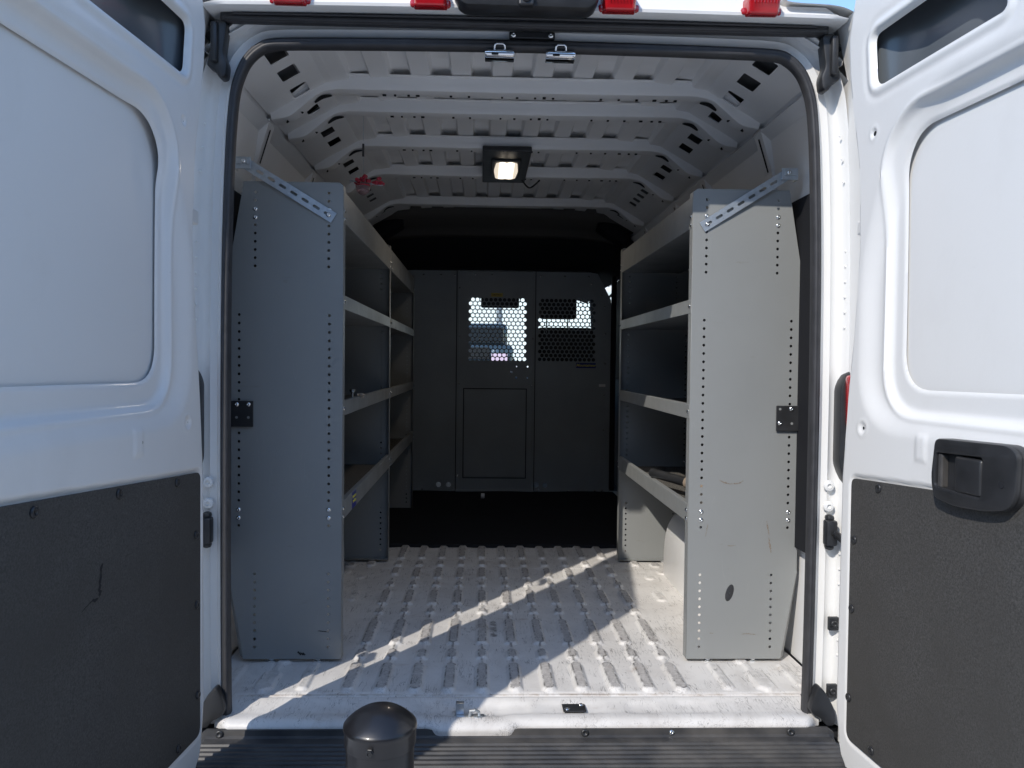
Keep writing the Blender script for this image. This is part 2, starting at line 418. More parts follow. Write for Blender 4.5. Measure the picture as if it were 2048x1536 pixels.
# ---- cargo floor (raised pads worn grey)
xs = np.arange(-.875, .8751, .0035); ys = np.concatenate([np.arange(.152, 1.90, .0037), np.linspace(1.95, 3.6, 6)])
FX, FY = np.meshgrid(xs, ys); H = np.zeros_like(FX); Wr = np.zeros_like(FX)
def pad(x, y0, y1, wd, h=.0105, ch=.35, wear=1.):
    global H, Wr
    hw = wd/2; c = hw*ch*1.6; g = .0075
    sl = (FX > x-hw-.02) & (FX < x+hw+.02) & (FY > y0-.02) & (FY < y1+.02)
    dx = np.abs(FX[sl]-x)-hw; my = (y0+y1)/2; dy = np.abs(FY[sl]-my)-(y1-y0)/2
    d = np.maximum(np.maximum(dx, dy), (dx+dy+c)*.7071)
    H[sl] = np.maximum(H[sl], h*(1-np.clip((d+.001)/(g+.001), 0, 1)**1.15))
    Wr[sl] = np.maximum(Wr[sl], wear*(1-sst(d, -.006, .001)))
x0c, sc_ = -.0994, .0942
for k in range(11):
    x = x0c+sc_*(k-4)
    segs = [(.175, .36, .030), (.408, .475, .026), (.534, .762, .029), (.84, .885, .026), (.95, 1.118, .028), (1.187, 1.235, .025), (1.305, 1.452, .027), (1.51, 1.575, .026), (1.645, 1.90, .028)]
    for j, (a, b2, wd) in enumerate(segs):
        if k in (0, 10) and j in (6,): a, b2 = 1.36, 1.452
        pad(x, a, b2, wd)
        if j < 6: pad(x, b2-.005, segs[j+1][0]+.005, .007, .005, 0, .8)
for s in (-1, 1):
    pad(s*.603, .185, .37, .022, .008, .35, .07); pad(s*.71, .172, .31, .046, .010, .5, .05); pad(s*.706, .3, .37, .012, .005, 0, .05)
    pad(s*.70, .37, .47, .03, .007, .4, .06); pad(s*.815, .2, .36, .02, .006, .35, .05); pad(s*.60, 1.0, 1.12, .028, .007, .35, .08)
    pad(s*.60, 1.51, 1.575, .03); pad(s*.69, 1.5, 1.56, .035, .006); pad(s*.6, 1.66, 1.9, .028); pad(s*.69, 1.38, 1.43, .03, .006, .4, .05)
    pad(s*.62, 1.30, 1.35, .03, .006, .4, .07); pad(s*.67, .63, .85, .10, .0025, .3, .0)
pad(-.06, .60, .76, .026, .0015, .4, .3)
# seam line, front gutter and gentle oil-canning
H -= .0022*np.exp(-((FY-1.475)/.004)**2) + .0035*np.exp(-((FY-.160)/.006)**2)
H += .0012*np.sin(FX*9)*np.sin(FY*7)
H[FY > 1.92] = 0
o = link('cargo_floor', grid(np.dstack([FX, FY, H])), FLOOR, van, smooth=True)
at = o.data.attributes.new('wear', 'FLOAT', 'POINT'); at.data.foreach_set('value', Wr.ravel().astype(np.float32))

# ---- rear sill: rounded lip with the latch recess
prof = [(.152, 0), (.146, -.0035), (.139, -.001), (.128, .0035), (.118, .0025), (.10, -.001), (.075, -.004), (.055, -.005), (.042, -.004), (.030, -.0035), (.018, -.0045), (.009, -.0085), (.003, -.015), (.001, -.0215), (.002, -.032)]
pp = smooth_path([(a, b2) for a, b2 in prof], 3)
sx = np.linspace(-.79, .79, 400); P = np.zeros((len(pp), len(sx), 3))
bumpo = sst(sx, -.245, -.205)*(1-sst(sx, -.035, -.002))
ends = sst(np.abs(sx), .745, .79)
for i, (yy, zz) in enumerate(pp):
    fr_ = 1-i/len(pp)
    yv = yy-.010*bumpo*(1-sst(yy, .0, .07)) + .03*ends*(1-sst(yy, .0, .06))
    zv = zz-.006*bumpo*(1-sst(yy, -.01, .05))+0*sx
    # dished latch area and the shallow stiffening swages right of it
    dish = np.exp(-(((sx+.13)/.085)**4+((yy-.075)/.035)**4)); zv = zv-.010*dish
    for cx, cw, dp in ((-.02, .045, .005), (.14, .085, .0035), (.33, .04, .0035), (.47, .045, .003), (-.40, .12, .003)):
        zv = zv-dp*np.exp(-(((sx-cx)/cw)**6+((yy-.075)/.028)**6))
    P[i, :, 0] = sx; P[i, :, 1] = yv; P[i, :, 2] = zv
o = link('rear_sill', grid(P[:, ::-1]), FLOOR, van, smooth=True)
at = o.data.attributes.new('wear', 'FLOAT', 'POINT')
# latch hardware on the sill
lat = link('sill_latch', join([box((-.158, .078, .004), (.022, .003, .032), .001), box((-.158, .086, .019), (.022, .018, .003), .001),
     box((-.13, .068, -.008), (.075, .022, .004), .002), tube([(-.132, .062, -.006), (-.130, .055, .012), (-.118, .050, .016), (-.108, .055, .008), (-.106, .06, -.006)], .0042, 8),
     lathe([(.012, 0), (.012, .004), (.006, .006), (.001, .006)], 12, Matrix.Translation((-.165+.055, .06, -.006)))]), ZINC, van, smooth=True, ang=.6); lat.location = (0, -.026, -.001)
pl = link('sill_plate', box((.146, .098, .0015), (.062, .045, .004), .003), PLAST, van); pl.location = (0, -.026, -.003)
for p in ((.126, .086, .0035), (.166, .112, .0035)): place('screw', BOLTM, p, (0, 0, 1), pl)

# ---- rear bumper step with lengthwise grooves
pr_ = [(.004, -.0215), (-.003, -.0235), (-.006, -.037), (-.012, -.041), (-.03, -.043)]
y = -.036
while y > -.30:
    pr_ += [(y, -.043), (y-.003, -.0385), (y-.009, -.0385), (y-.012, -.043), (y-.019, -.043)]; y -= .0215
pr_ += [(-.33, -.045), (-.345, -.06), (-.35, -.20), (-.33, -.34)]
bx = np.array([-.815, -.80, -.79, -.4, 0, .4, .79, .80, .815]); P = np.zeros((len(pr_), len(bx), 3))
for i, (yy, zz) in enumerate(pr_):
    P[i, :, 0] = bx; P[i, :, 1] = yy; P[i, :, 2] = zz; P[i, 0, 2] -= .012; P[i, -1, 2] -= .012
bump = link('rear_bumper_step', fixn(grid(P)), TREAD, van)
# end caps running forward beside the doors
parts('bumper_corner', [box((x, -.13, -.18), (.09, .42, .20), .02) for x in (-.86, .86)], PLAST, van, smooth=True, ang=.7)
for x in (-.765, .165, .39, .70): 
    s_o = place('screw', SCREWM if x != .39 else BOLTM, (x, -.0060, -.0315), (0, -1, .25), bump)

# ---- opening contour (inner edge), right half, mirrored
half = [(.735, -.01), (.737, .1), (.739, .3), (.740, .6), (.740, .9), (.737, 1.2), (.730, 1.42), (.724, 1.52), (.717, 1.58), (.706, 1.62), (.688, 1.656), (.660, 1.682), (.625, 1.693), (.5, 1.697), (.3, 1.7), (0, 1.702)]
OY = .055
halfs = [(x*1.0275, .917+(z-.917)*1.0275) for x, z in half]
full = halfs+[(-x, z) for x, z in halfs[::-1][1:]]
ct = smooth_path(full, 6)
tn = np.gradient(ct, axis=0); tn /= np.linalg.norm(tn, axis=1)[:, None]; nr = np.stack([tn[:, 1], -tn[:, 0]], 1)   # outward
nr[nr[:, 0]*ct[:, 0] + (nr[:, 1]*(ct[:, 1]-.8)) < 0] *= -1
def loft(prof, close=False, scale_top=None):
    P = np.zeros((len(prof), len(ct), 3))
    for i, (off, yy) in enumerate(prof):
        k = off if scale_top is None else off*(1+(scale_top-1)*np.abs(nr[:, 1]))
        P[i, :, 0] = ct[:, 0]+nr[:, 0]*k; P[i, :, 1] = yy+OY; P[i, :, 2] = ct[:, 1]+nr[:, 1]*k
    if close: P = np.concatenate([P, P[:1]])
    return grid(P)
sp_ = [(.000, .012), (-.001, -.004), (.002, -.014), (.007, -.019), (.0095, -.016), (.0105, -.0155), (.013, -.018), (.016, -.016), (.017, -.013), (.0195, -.012), (.021, -.004), (.021, .012)]
link('door_seal', fixn(loft(sp_, True, 1.25)), SEAL, van, smooth=True)
# jamb: painted return behind the seal, inner return going forward
jp = [(.010, .012), (.020, .004), (.026, .002), (.030, .006), (.036, .012), (.045, .010), (.052, .006), (.056, .010), (.066, .014), (.078, .013), (.084, .006), (.088, -.010), (.094, -.018)]
link('door_jamb', loft(jp), WHITE, van, smooth=True, ang=.9)
# inner return from the jamb to the cargo area
link('opening_return', loft([(.014, .008), (.03, .05), (.07, .09), (.11, .13)]), INNER, van, smooth=True)

# ---- outside shell
cs = [(.90, -.35), (.965, -.2), (.985, .2), (.985, .8), (.95, 1.3), (.90, 1.6), (.865, 1.72), (.835, 1.785), (.80, 1.812), (.75, 1.822), (.66, 1.826), (.635, 1.84), (.622, 1.90), (.58, 1.935), (.3, 1.955), (0, 1.96)]
cs = cs+[(-x, z) for x, z in cs[::-1][1:]]; cs = smooth_path(cs, 3)
yy_ = [-.045, -.02, .0, 1.2, 2.4, 3.4, 3.9, 4.25]
P = np.zeros((len(yy_), len(cs), 3))
for i, yv in enumerate(yy_):
    k = 1 if yv < 3.5 else 1-.10*(yv-3.5)/.75; 
    P[i, :, 0] = cs[:, 0]*(.994 if i == 0 else 1); P[i, :, 1] = yv; P[i, :, 2] = .8+(cs[:, 1]-.8)*(k if k < 1 else 1)
    if i == 0: P[i, :, 2] = np.where(cs[:, 1] > 1.7, cs[:, 1]-.006, cs[:, 1])
# side windows are in the cab only; shell stops at the cab doors
link('body_shell', grid(P), WHITE, van, smooth=True, ang=.8)
# rear face of the D pillars (outer corner panels)
for s in (-1, 1):
    zz = np.linspace(-.30, 1.80, 60)
    inn = np.interp(zz, [h[1] for h in half[:10]], [h[0] for h in half[:10]])+.114
    inn = np.clip(inn, .838, .853); inn[zz > 1.66] = .838-(zz[zz > 1.66]-1.66)*.22
    outx = np.interp(zz, [-.35, -.2, .2, .8, 1.3, 1.6, 1.72, 1.785, 1.812], [.90, .965, .985, .985, .95, .90, .865, .835, .80])*.994
    cols = []
    pk = sst(zz, .05, .20)
    for t, yv in ((0, .045), (.02, -.05), (.10, -.092), (.3, -.100), (.7, -.09), (1, -.045)):
        cols.append(np.stack([s*(inn+(outx-inn)*t), np.where(yv < 0, yv*pk, yv), zz], 1))
    link('corner_panel', fixn(grid(np.stack(cols, 1))), WHITE, van, smooth=True, ang=.8)
# roof rear face + ledge above the opening
rp = [(.088, 1.765), (.062, 1.802), (-.024, 1.790), (-.032, 1.793), (-.034, 1.800), (-.026, 1.808), (-.024, 1.835), (-.006, 1.88), (.03, 1.925), (.1, 1.955)]
rxs = np.linspace(-.80, .80, 60); P = np.zeros((len(rp), len(rxs), 3))
for i, (yv, zv) in enumerate(rp):
    k = np.abs(rxs)/.80; P[i, :, 0] = rxs; P[i, :, 1] = yv
    top = np.where(np.abs(rxs) > .63, 1.818-.03*sst(np.abs(rxs), .74, .80), 9)
    P[i, :, 2] = np.minimum(zv - .006*k**2, top)
link('roof_rear_edge', fixn(grid(P)), WHITE, van, smooth=True, ang=.9)
# weather seal across the header with a bright trim line
link('header_seal', join([box((0, -.004, 1.7715), (1.55, .026, .034), .006), box((0, -.019, 1.762), (1.53, .012, .012), .005), tube([(-.74, -.0245, 1.770), (0, -.0245, 1.7735), (.74, -.0245, 1.770)], .003, 6)]), SEAL, van, smooth=True, ang=.8)
hs = link('header_plate', box((.012, -.004, 1.7395), (.118, .012, .018), .003), PLAST, van)
for x in (-.036, .06): place('screw', BOLTM, (x, -.0105, 1.739), (0, -1, 0), hs)
for x in (-.071, .086):   # two striker catches hanging from the header
    st = link('latch_striker', join([box((x, .012, 1.6855), (.076, .03, .006), .002), box((x, -.002, 1.696), (.076, .006, .02), .003), lathe([(.008, -.037), (.010, -.03), (.010, .03), (.008, .037)], 14, Matrix.Translation((x, -.008, 1.692)) @ Matrix.Rotation(R(90), 4, 'Y'))]), CHROME, van, smooth=True, ang=.7)
    child('striker_loop', tube([(x-.013, -.012, 1.696), (x-.013, -.016, 1.709), (x-.008, -.018, 1.713), (x+.008, -.018, 1.713), (x+.013, -.016, 1.709), (x+.013, -.012, 1.696)], .0028, 8), CHROME, st, smooth=True)
    child('striker_slot', box((x-.012, -.0165, 1.688), (.018, .004, .006), .0015), DARKH, st)
# rubber corner pieces
for s in (-1, 1):
    out_ = [(.738, 1.750), (.772, 1.757), (.785, 1.66), (.792, 1.640), (.770, 1.628), (.757, 1.607), (.742, 1.612), (.738, 1.645), (.749, 1.668)]
    if s < 0: out_ = [(-x, z) for x, z in out_]
    me = plate(rpoly(out_, .012), [], .04, frame((0, -.012, 0), (1, 0, 0), (0, 0, 1)), .006)
    link('corner_trim', join([me, box((s*.768, -.036, 1.695), (.018, .018, .10), .006)]), PLAST, van, smooth=True, ang=.6)
    # plastic end of the seal at the sill
    e_ = [(.754, .05), (.768, .085), (.79, .06), (.812, .02), (.818, -.022), (.792, -.028), (.780, -.008), (.757, .002), (.746, .016)]
    if s < 0: e_ = [(-x, z) for x, z in e_]
    link('seal_end_cover', plate(rpoly(e_, .014), [], .03, frame((0, -.004, 0), (1, 0, 0), (0, 0, 1)), .006), PLAST, van, smooth=True, ang=.7)
    # lamp unit in the jamb: black housing, red lens
    h_ = [(.812, .66), (.812, .86), (.822, .885), (.832, .905), (.90, .905), (.90, .56), (.84, .58)]
    if s < 0: h_ = [(-x, z) for x, z in h_]
    tl = link('tail_lamp', plate(rpoly(h_, .012), [], .05, frame((0, .006, 0), (1, 0, 0), (0, 0, 1)), .005), PLAST, van, smooth=True, ang=.6)
    lx = [(.824, .76), (.821, .895), (.93, .9), (.93, .64)]
    if s < 0: lx = [(-x, z) for x, z in lx]
    child('lamp_lens', plate(rpoly(lx, .012), [], .03, frame((0, -.034, 0), (1, 0, 0), (0, 0, 1)), .005), RED, tl, smooth=True, ang=.6)
    # door check
    ck = link('door_check', boxes([((s*.797, -.006, .478), (.030, .030, .068), .006), ((s*.797, .0, .516), (.022, .025, .018), .008), ((s*.797, .0, .440), (.022, .025, .018), .008)]), PLAST, van, smooth=True, ang=.7)
    if s > 0: child('check_strap', tube([(s*.80, -.03, .48), (s*.815, -.07, .462), (s*.83, -.12, .44), (s*.85, -.2, .42)], .010, 10), PLAST, ck, smooth=True)
    for zc in (.468, 1.262):   # hinges, seen from behind only by the light that passes the door's edge
        link('door_hinge', join([box((s*.835 if s > 0 else -.812, -.075, zc), (.022, .05, .036), .005), lathe([(.010, -.022), (.010, .022)], 12, Matrix.Translation((s*.84 if s > 0 else -.815, -.11, zc)))]), WHITE, van)
    # jamb stampings: long stiffening dimples, spot welds, clips
    for zc in (.235, .055) if s > 0 else ():
        q = link('jamb_clip', box((s*.812, -.002, zc), (.028, .012, .036), .003), PLAST, van)
        place('screw', SCREWM, (s*.812, -.008, zc), (0, -1, 0), q)
    for zc in (.60, .545):
        link('jamb_dimple', lathe([(.015, 0), (.013, -.004), (.006, -.006), (.005, -.001), (.001, -.001)], 16, Matrix.Translation((s*.797, .008, zc)) @ Matrix.Rotation(R(-90), 4, 'X')), WHITE, van, smooth=True, ang=.5)
    w_ = [lathe([(.0035, -.001), (.003, .001), (.0005, .0014)], 8, Matrix.Translation((s*(.826-.04*max(0, (z-1.3)/.4)), .0, z)) @ Matrix.Rotation(R(90), 4, 'X')) for z in (.15, .19, .34, .38, .42, 1.02, 1.06, 1.10, 1.14, 1.18, 1.22, 1.4, 1.46, 1.52)]
    parts('spot_weld', w_, WHITE, van)

for o in list(van.children):
    nm = o.name.split('.')[0]
    cx_ = sum(v.co.x for v in o.data.vertices)/max(1, len(o.data.vertices)) if o.type == 'MESH' else 0
    if nm in ('corner_trim', 'door_check', 'jamb_stamping', 'jamb_clip', 'jamb_dimple', 'spot_weld', 'tail_lamp'): o.location.y += .048; o.location.x += math.copysign(.018, cx_); o.location.z += .018 if nm == 'corner_trim' else 0
    if nm in ('header_plate', 'latch_striker'): o.location.y += .05; o.location.z += .020
    if nm == 'header_seal': o.location.y += .035; o.location.z += .014
    if nm == 'seal_end_cover': o.location.y += .03; o.location.x += math.copysign(.012, cx_)
# ---- exterior roof lights and camera housing
for x in (-.587, -.244, .222, .579):
    ml = link('marker_light', fixn(mk([(x-.045, -.022, 1.832), (x+.045, -.022, 1.832), (x+.04, -.066, 1.828), (x-.04, -.066, 1.828), (x-.046, -.016, 1.790), (x+.046, -.016, 1.790), (x+.036, -.054, 1.784), (x-.036, -.054, 1.784)],
        [(0, 1, 2, 3), (4, 7, 6, 5), (0, 4, 5, 1), (1, 5, 6, 2), (2, 6, 7, 3), (3, 7, 4, 0)])), RED, van)
    ml.modifiers.new('b', 'BEVEL').width = .007; ml.modifiers['b'].segments = 3
    child('lamp_base', box((x, -.028, 1.800), (.102, .02, .018), .006), RED, ml)
    parts('lens_rib', [box((x+dx, -.0665, 1.815), (.0025, .002, .016), .0006) for dx in np.arange(-.028, .03, .008)], RED, ml)
ch = link('camera_housing', plate(rpoly([(-.188, 1.90), (-.186, 1.805), (-.165, 1.777), (.145, 1.774), (.168, 1.797), (.172, 1.90)], .022), [], .07, frame((0, -.05, 0), (1, 0, 0), (0, 0, 1)), .012), PLAST, van, smooth=True, ang=.6)
cb = child('camera_body', box((-.011, -.088, 1.788), (.036, .022, .030), .004), PLAST, ch)
child('camera_lens', lathe([(.0105, 0), (.0105, .004), (.0085, .006), (.007, .003), (.0001, .0045)], 20, Matrix.Translation((-.011, -.099, 1.791)) @ Matrix.Rotation(R(90), 4, 'X')), SEAL, ch, smooth=True, ang=.6)

# ---- roof inside: swaged panel, ribs, cant rails
rx_ = np.arange(-.66, .6601, .003); ry_ = np.concatenate([np.arange(.03, 2.75, .02)])
RX, RY = np.meshgrid(rx_, ry_)
ph = ((RX+.066*.5) % .132)/.132
sw = sst(ph, .08, .15)*(1-sst(ph, .56, .63))
ribs = [.628, .852, 1.293, 1.776, 2.46]
near = np.zeros_like(RX)
RZ = 1.846+.024*sw - .03*(RX/.66)**4 + .004*(1-(RX/.66)**2)
inz = (np.abs(RX) < .60)
RZ = np.where(inz, RZ, 1.846-.03*(RX/.66)**4)
# each swage steps down just before it meets a rib
for yr in ribs:
    m_ = (RY > yr-.11) & (RY < yr-.045) & inz
    RZ = np.where(m_, RZ-.007*sw, RZ)
link('roof_panel', grid(np.dstack([RX, RY, RZ])[:, ::-1]), INNER, van, smooth=True, ang=.5)
rpath = [(-.80, 1.700), (-.765, 1.706), (-.745, 1.712), (-.722, 1.727), (-.662, 1.778), (-.635, 1.793), (-.605, 1.800), (-.56, 1.803), (-.3, 1.802), (0, 1.801)]
rpath = rpath+[(-x, z) for x, z in rpath[::-1][1:]]
rc = smooth_path(rpath, 4); rt_ = np.gradient(rc, axis=0); rt_ /= np.linalg.norm(rt_, axis=1)[:, None]; rn = np.stack([-rt_[:, 1], rt_[:, 0]], 1)
for j, yr in enumerate(ribs):
    pf = [(.0445, -.052), (.040, -.040), (.022, -.036), (.006, -.034), (.001, -.031), (0, -.026), (0, .026), (.001, .031), (.006, .034), (.03, .040), (.034, .05)]
    P = np.zeros((len(pf), len(rc), 3))
    for i, (hh, dy) in enumerate(pf):
        P[i, :, 0] = rc[:, 0]+rn[:, 0]*hh; P[i, :, 1] = yr+dy; P[i, :, 2] = rc[:, 1]+rn[:, 1]*hh
    rb = link('roof_rib', grid(P), INNER, van, smooth=True, ang=.7)
    # punched holes on the underside: pairs of little squares, two long slots at each bend
    hl = []
    if j < 4:
        for x, wv_ in ((-.44, .012), (-.405, .006), (-.36, .008), (-.33, .012), (-.22, .008), (-.16, .007), (-.05, .006), (.0, .008), (.06, .007), (.12, .007), (.28, .007), (.34, .007), (.40, .008), (.46, .012), (.50, .008), (.53, .01)):
            hl.append(box((x, yr+.008, 1.7995), (wv_, .008, .004)))
        hl.append(box((.09, yr+.004, 1.7995), (.010, .014, .004)))
    for s in (-1, 1):
        for (xa, za, xb, zb) in ((.668, 1.773, .612, 1.7975), (.76, 1.705, .705, 1.741)):
            c = Vector((s*(xa+xb)/2, yr+.004, (za+zb)/2-.0005)); ang = math.atan2(zb-za, s*(xb-xa))
            d = Vector((s*(xb-xa), 0, zb-za)); ln = d.length; d.normalize()
            pts_ = smooth_path([(xa, za), ((xa+xb)/2+.004, (za+zb)/2+.006), (xb, zb)], 5)
            v = []; 
            for t, (px_, pz_) in enumerate(pts_):
                ww = .017*math.sin(math.pi*(.12+.76*t/(len(pts_)-1)))
                v += [(s*px_, yr+.004-ww, pz_-.0035), (s*px_, yr+.004+ww, pz_-.0035)]
            hl.append(mk(v, [(2*i, 2*i+1, 2*i+3, 2*i+2) for i in range(len(pts_)-1)]))
    parts('rib_slot', hl, DARKH, rb)
# cant rails: sloping strip with square openings, lower bead
A = Vector((.575, 0, 1.852)); B = Vector((.81, 0, 1.716)); sl_ = (B-A).normalized(); ln = (B-A).length
for s in (-1, 1):
    holes = []
    for yv, sz in ((.10, .036), (.262, .040), (.40, .040), (.545, .038), (.735, .030), (1.00, .034), (1.13, .034), (1.46, .032), (1.59, .032), (1.92, .026), (2.02, .026), (2.12, .026), (2.22, .026), (2.58, .03)):
        c0 = ln*.52
        q = [(c0-sz*.75, yv-sz), (c0+sz*.75, yv-sz), (c0+sz*.75, yv+sz), (c0-sz*.75, yv+sz)]
        holes.append(rpoly(q, .006, 3))
    # hole winding is irrelevant for a filled 2D curve
    M_ = frame((s*A.x, 0, A.z), (s*sl_.x, 0, sl_.z), (0, 1, 0))
    cr_o = link('cant_rail', plate([(0, .04), (ln, .04), (ln, 2.75), (0, 2.75)], holes, .003, M_), INNER, van)
    child('rail_cavity', box((s*.712, 1.4, 1.817), (.27, 2.7, .004), rot=Matrix.Rotation(s*R(30), 3, 'Y')), ARCH, cr_o)
    # bead under the rail and the upper side wall
    wp = [(.812, 1.722), (.822, 1.712), (.820, 1.700), (.806, 1.694), (.812, 1.688), (.838, 1.66), (.858, 1.55), (.876, 1.40), (.886, 1.2), (.89, .6), (.885, .0)]
    wy = [.04, .6, 1.2, 1.9, 2.75, 3.5]; P = np.zeros((len(wp), len(wy), 3))
    for i, (xv, zv) in enumerate(wp):
        for k, yv in enumerate(wy): P[i, k] = (s*xv, yv, zv)
    link('side_wall', fixn(grid(P)), INNER, van, smooth=True, ang=.5)
    # vertical wall posts beneath ribs with a long slot
    for yr in (.628, 1.293, 1.776, 2.46):
        pc = link('wall_post', fixn(mk([(s*.805, yr-.032, 1.702), (s*.805, yr+.032, 1.702), (s*.848, yr+.03, 1.56), (s*.848, yr-.03, 1.56), (s*.868, yr+.028, 1.2), (s*.868, yr-.028, 1.2),
             (s*.83, yr-.045, 1.70), (s*.83, yr+.045, 1.70), (s*.872, yr+.042, 1.55), (s*.872, yr-.042, 1.55), (s*.888, yr+.04, 1.2), (s*.888, yr-.04, 1.2)],
             [(0, 1, 2, 3), (3, 2, 4, 5), (0, 3, 9, 6), (3, 5, 11, 9), (1, 7, 8, 2), (2, 8, 10, 4)])), INNER, van)
        child('post_slot', fixn(mk([(s*.8115, yr-.008, 1.675), (s*.8115, yr+.004, 1.675), (s*.8455, yr+.004, 1.565), (s*.8455, yr-.008, 1.565)], [(0, 1, 2, 3)])), DARKH, pc)
    # dark lining board on the lower wall, extended forward to darken the shelf bays, black seal loom at the rear corner
    link('wall_lining', plate(rpoly([(.05, .36), (1.80 if s > 0 else 3.4, .36), (1.80 if s > 0 else 3.4, 1.43), (.09, 1.43), (.05, 1.40)], .03), [], .004, frame((s*.862, 0, 0), (0, 1, 0), (0, 0, 1))), MAT_, van)
    # wheel arch
    ax = []
    for t in np.linspace(0, math.pi, 25):
        ax.append((1.0-.42*math.cos(t)*(1-.0*t), .34*math.sin(t)**.55))
    v = []; m = len(ax)
    for (yv, zv) in ax: v.append((s*.888, yv-(.03 if yv < 1 else -.03), zv+.02))
    for (yv, zv) in ax: v.append((s*.715, yv, zv))
    for (yv, zv) in ax: v.append((s*.695, 1+(yv-1)*.93, max(0, zv-.022)))
    f = [(i, i+1, m+i+1, m+i) for i in range(m-1)]+[(m+i, m+i+1, 2*m+i+1, 2*m+i) for i in range(m-1)]+[tuple(range(2*m, 3*m))]
    link('wheel_arch', fixn(mk(v, f)), INNER, van, smooth=True, ang=.9)
# right wall details: structural plates with oval holes, sliding door seal
oh = []
for yv, zv, a_, b_2 in ((2.0, 1.55, .05, .09), (2.02, 1.40, .05, .07), (2.62, 1.60, .03, .05)):
    oh.append(plate(slot(yv, zv, b_2, a_, R(90)), [], .003, frame((.852, 0, 0), (0, 1, 0), (0, 0, 1))))
parts('wall_hole', oh, DARKH, van)
sdp = smooth_path([(.862, 1.90, .02), (.862, 1.92, 1.15), (.858, 1.96, 1.38), (.852, 2.08, 1.47), (.85, 2.3, 1.49), (.85, 3.25, 1.5)], 6)
link('sliding_door_seal', tube(sdp, .018, 8), SEAL, van, smooth=True)
link('sliding_door_lining', box((.872, 2.7, .72), (.012, 1.5, 1.42)), BULK, van)
# cab end of the roof: headliner strip, black overhead shelf, corner blocks
hp = [(2.735, 1.93), (2.738, 1.832), (2.78, 1.80), (2.95, 1.775), (3.0, 1.758), (3.01, 1.74), (3.05, 1.722), (3.07, 1.76), (3.075, 1.90)]
X_ = np.linspace(-.86, .86, 24); P = np.zeros((len(hp), 24, 3))
for i, (yv, zv) in enumerate(hp):
    P[i, :, 0] = X_; P[i, :, 1] = yv+.0*X_; P[i, :, 2] = zv-.06*(np.abs(X_)/.86)**4
link('cab_headliner', fixn(grid(P)), HEADL, van, smooth=True)
hp = [(3.044, 1.745), (3.052, 1.722), (3.07, 1.70), (3.2, 1.66), (3.38, 1.60), (3.49, 1.585), (4.3, 1.56), (4.9, 1.52)]
P = np.zeros((len(hp), 24, 3))
for i, (yv, zv) in enumerate(hp):
    P[i, :, 0] = X_*(1 if yv < 3.6 else .95); P[i, :, 1] = yv; P[i, :, 2] = zv-.07*(np.abs(X_)/.86)**4
link('overhead_shelf', fixn(grid(P)), MAT_, van, smooth=True)
for s in (-1, 1):
    bm_ = [((s*.70, 2.86, 1.735), (.20, .16, .09), .02, 2, Matrix.Rotation(s*.55, 3, 'Y')), ((s*.79, 2.9, 1.62), (.10, .14, .16), .03, 2, Matrix.Rotation(s*.3, 3, 'Y')), ((s*.63, 2.86, 1.785), (.07, .14, .05), .015, 2, Matrix.Rotation(s*.2, 3, 'Y'))]
    link('roof_bracket_cover', boxes(bm_), MAT_, van, smooth=True, ang=.7)
# ceiling lamp
cl = link('ceiling_lamp', join([box((-.013, 1.505, 1.793), (.202, .56, .022), .004), box((-.013, 1.50, 1.779), (.128, .29, .012), .004)]), PLAST, van)
lens_o = link('lamp_lens', plate(rpoly([(-.045, -.128), (.045, -.128), (.053, 0), (.045, .128), (-.045, .128), (-.053, 0)], .02), [], .012, Matrix.Identity(4), .003), LAMP, cl, smooth=True, ang=.7)
lens_o.location = (-.010, 1.50, 1.769)
child('lamp_cable', tube(smooth_path([(.07, 1.72, 1.785), (.10, 1.79, 1.768), (.125, 1.84, 1.775), (.16, 1.78, 1.795)], 5), .004, 6), SEAL, cl, smooth=True)

# the lit ceiling lamp
ld = bpy.data.lights.new('lamp_light', 'AREA'); ld.shape = 'RECTANGLE'; ld.size = .09; ld.size_y = .18; ld.energy = .9; ld.color = (1, .86, .70)
lo = bpy.data.objects.new('lamp_light', ld); COL.objects.link(lo); lo.location = (-.010, 1.50, 1.758); lo.parent = cl
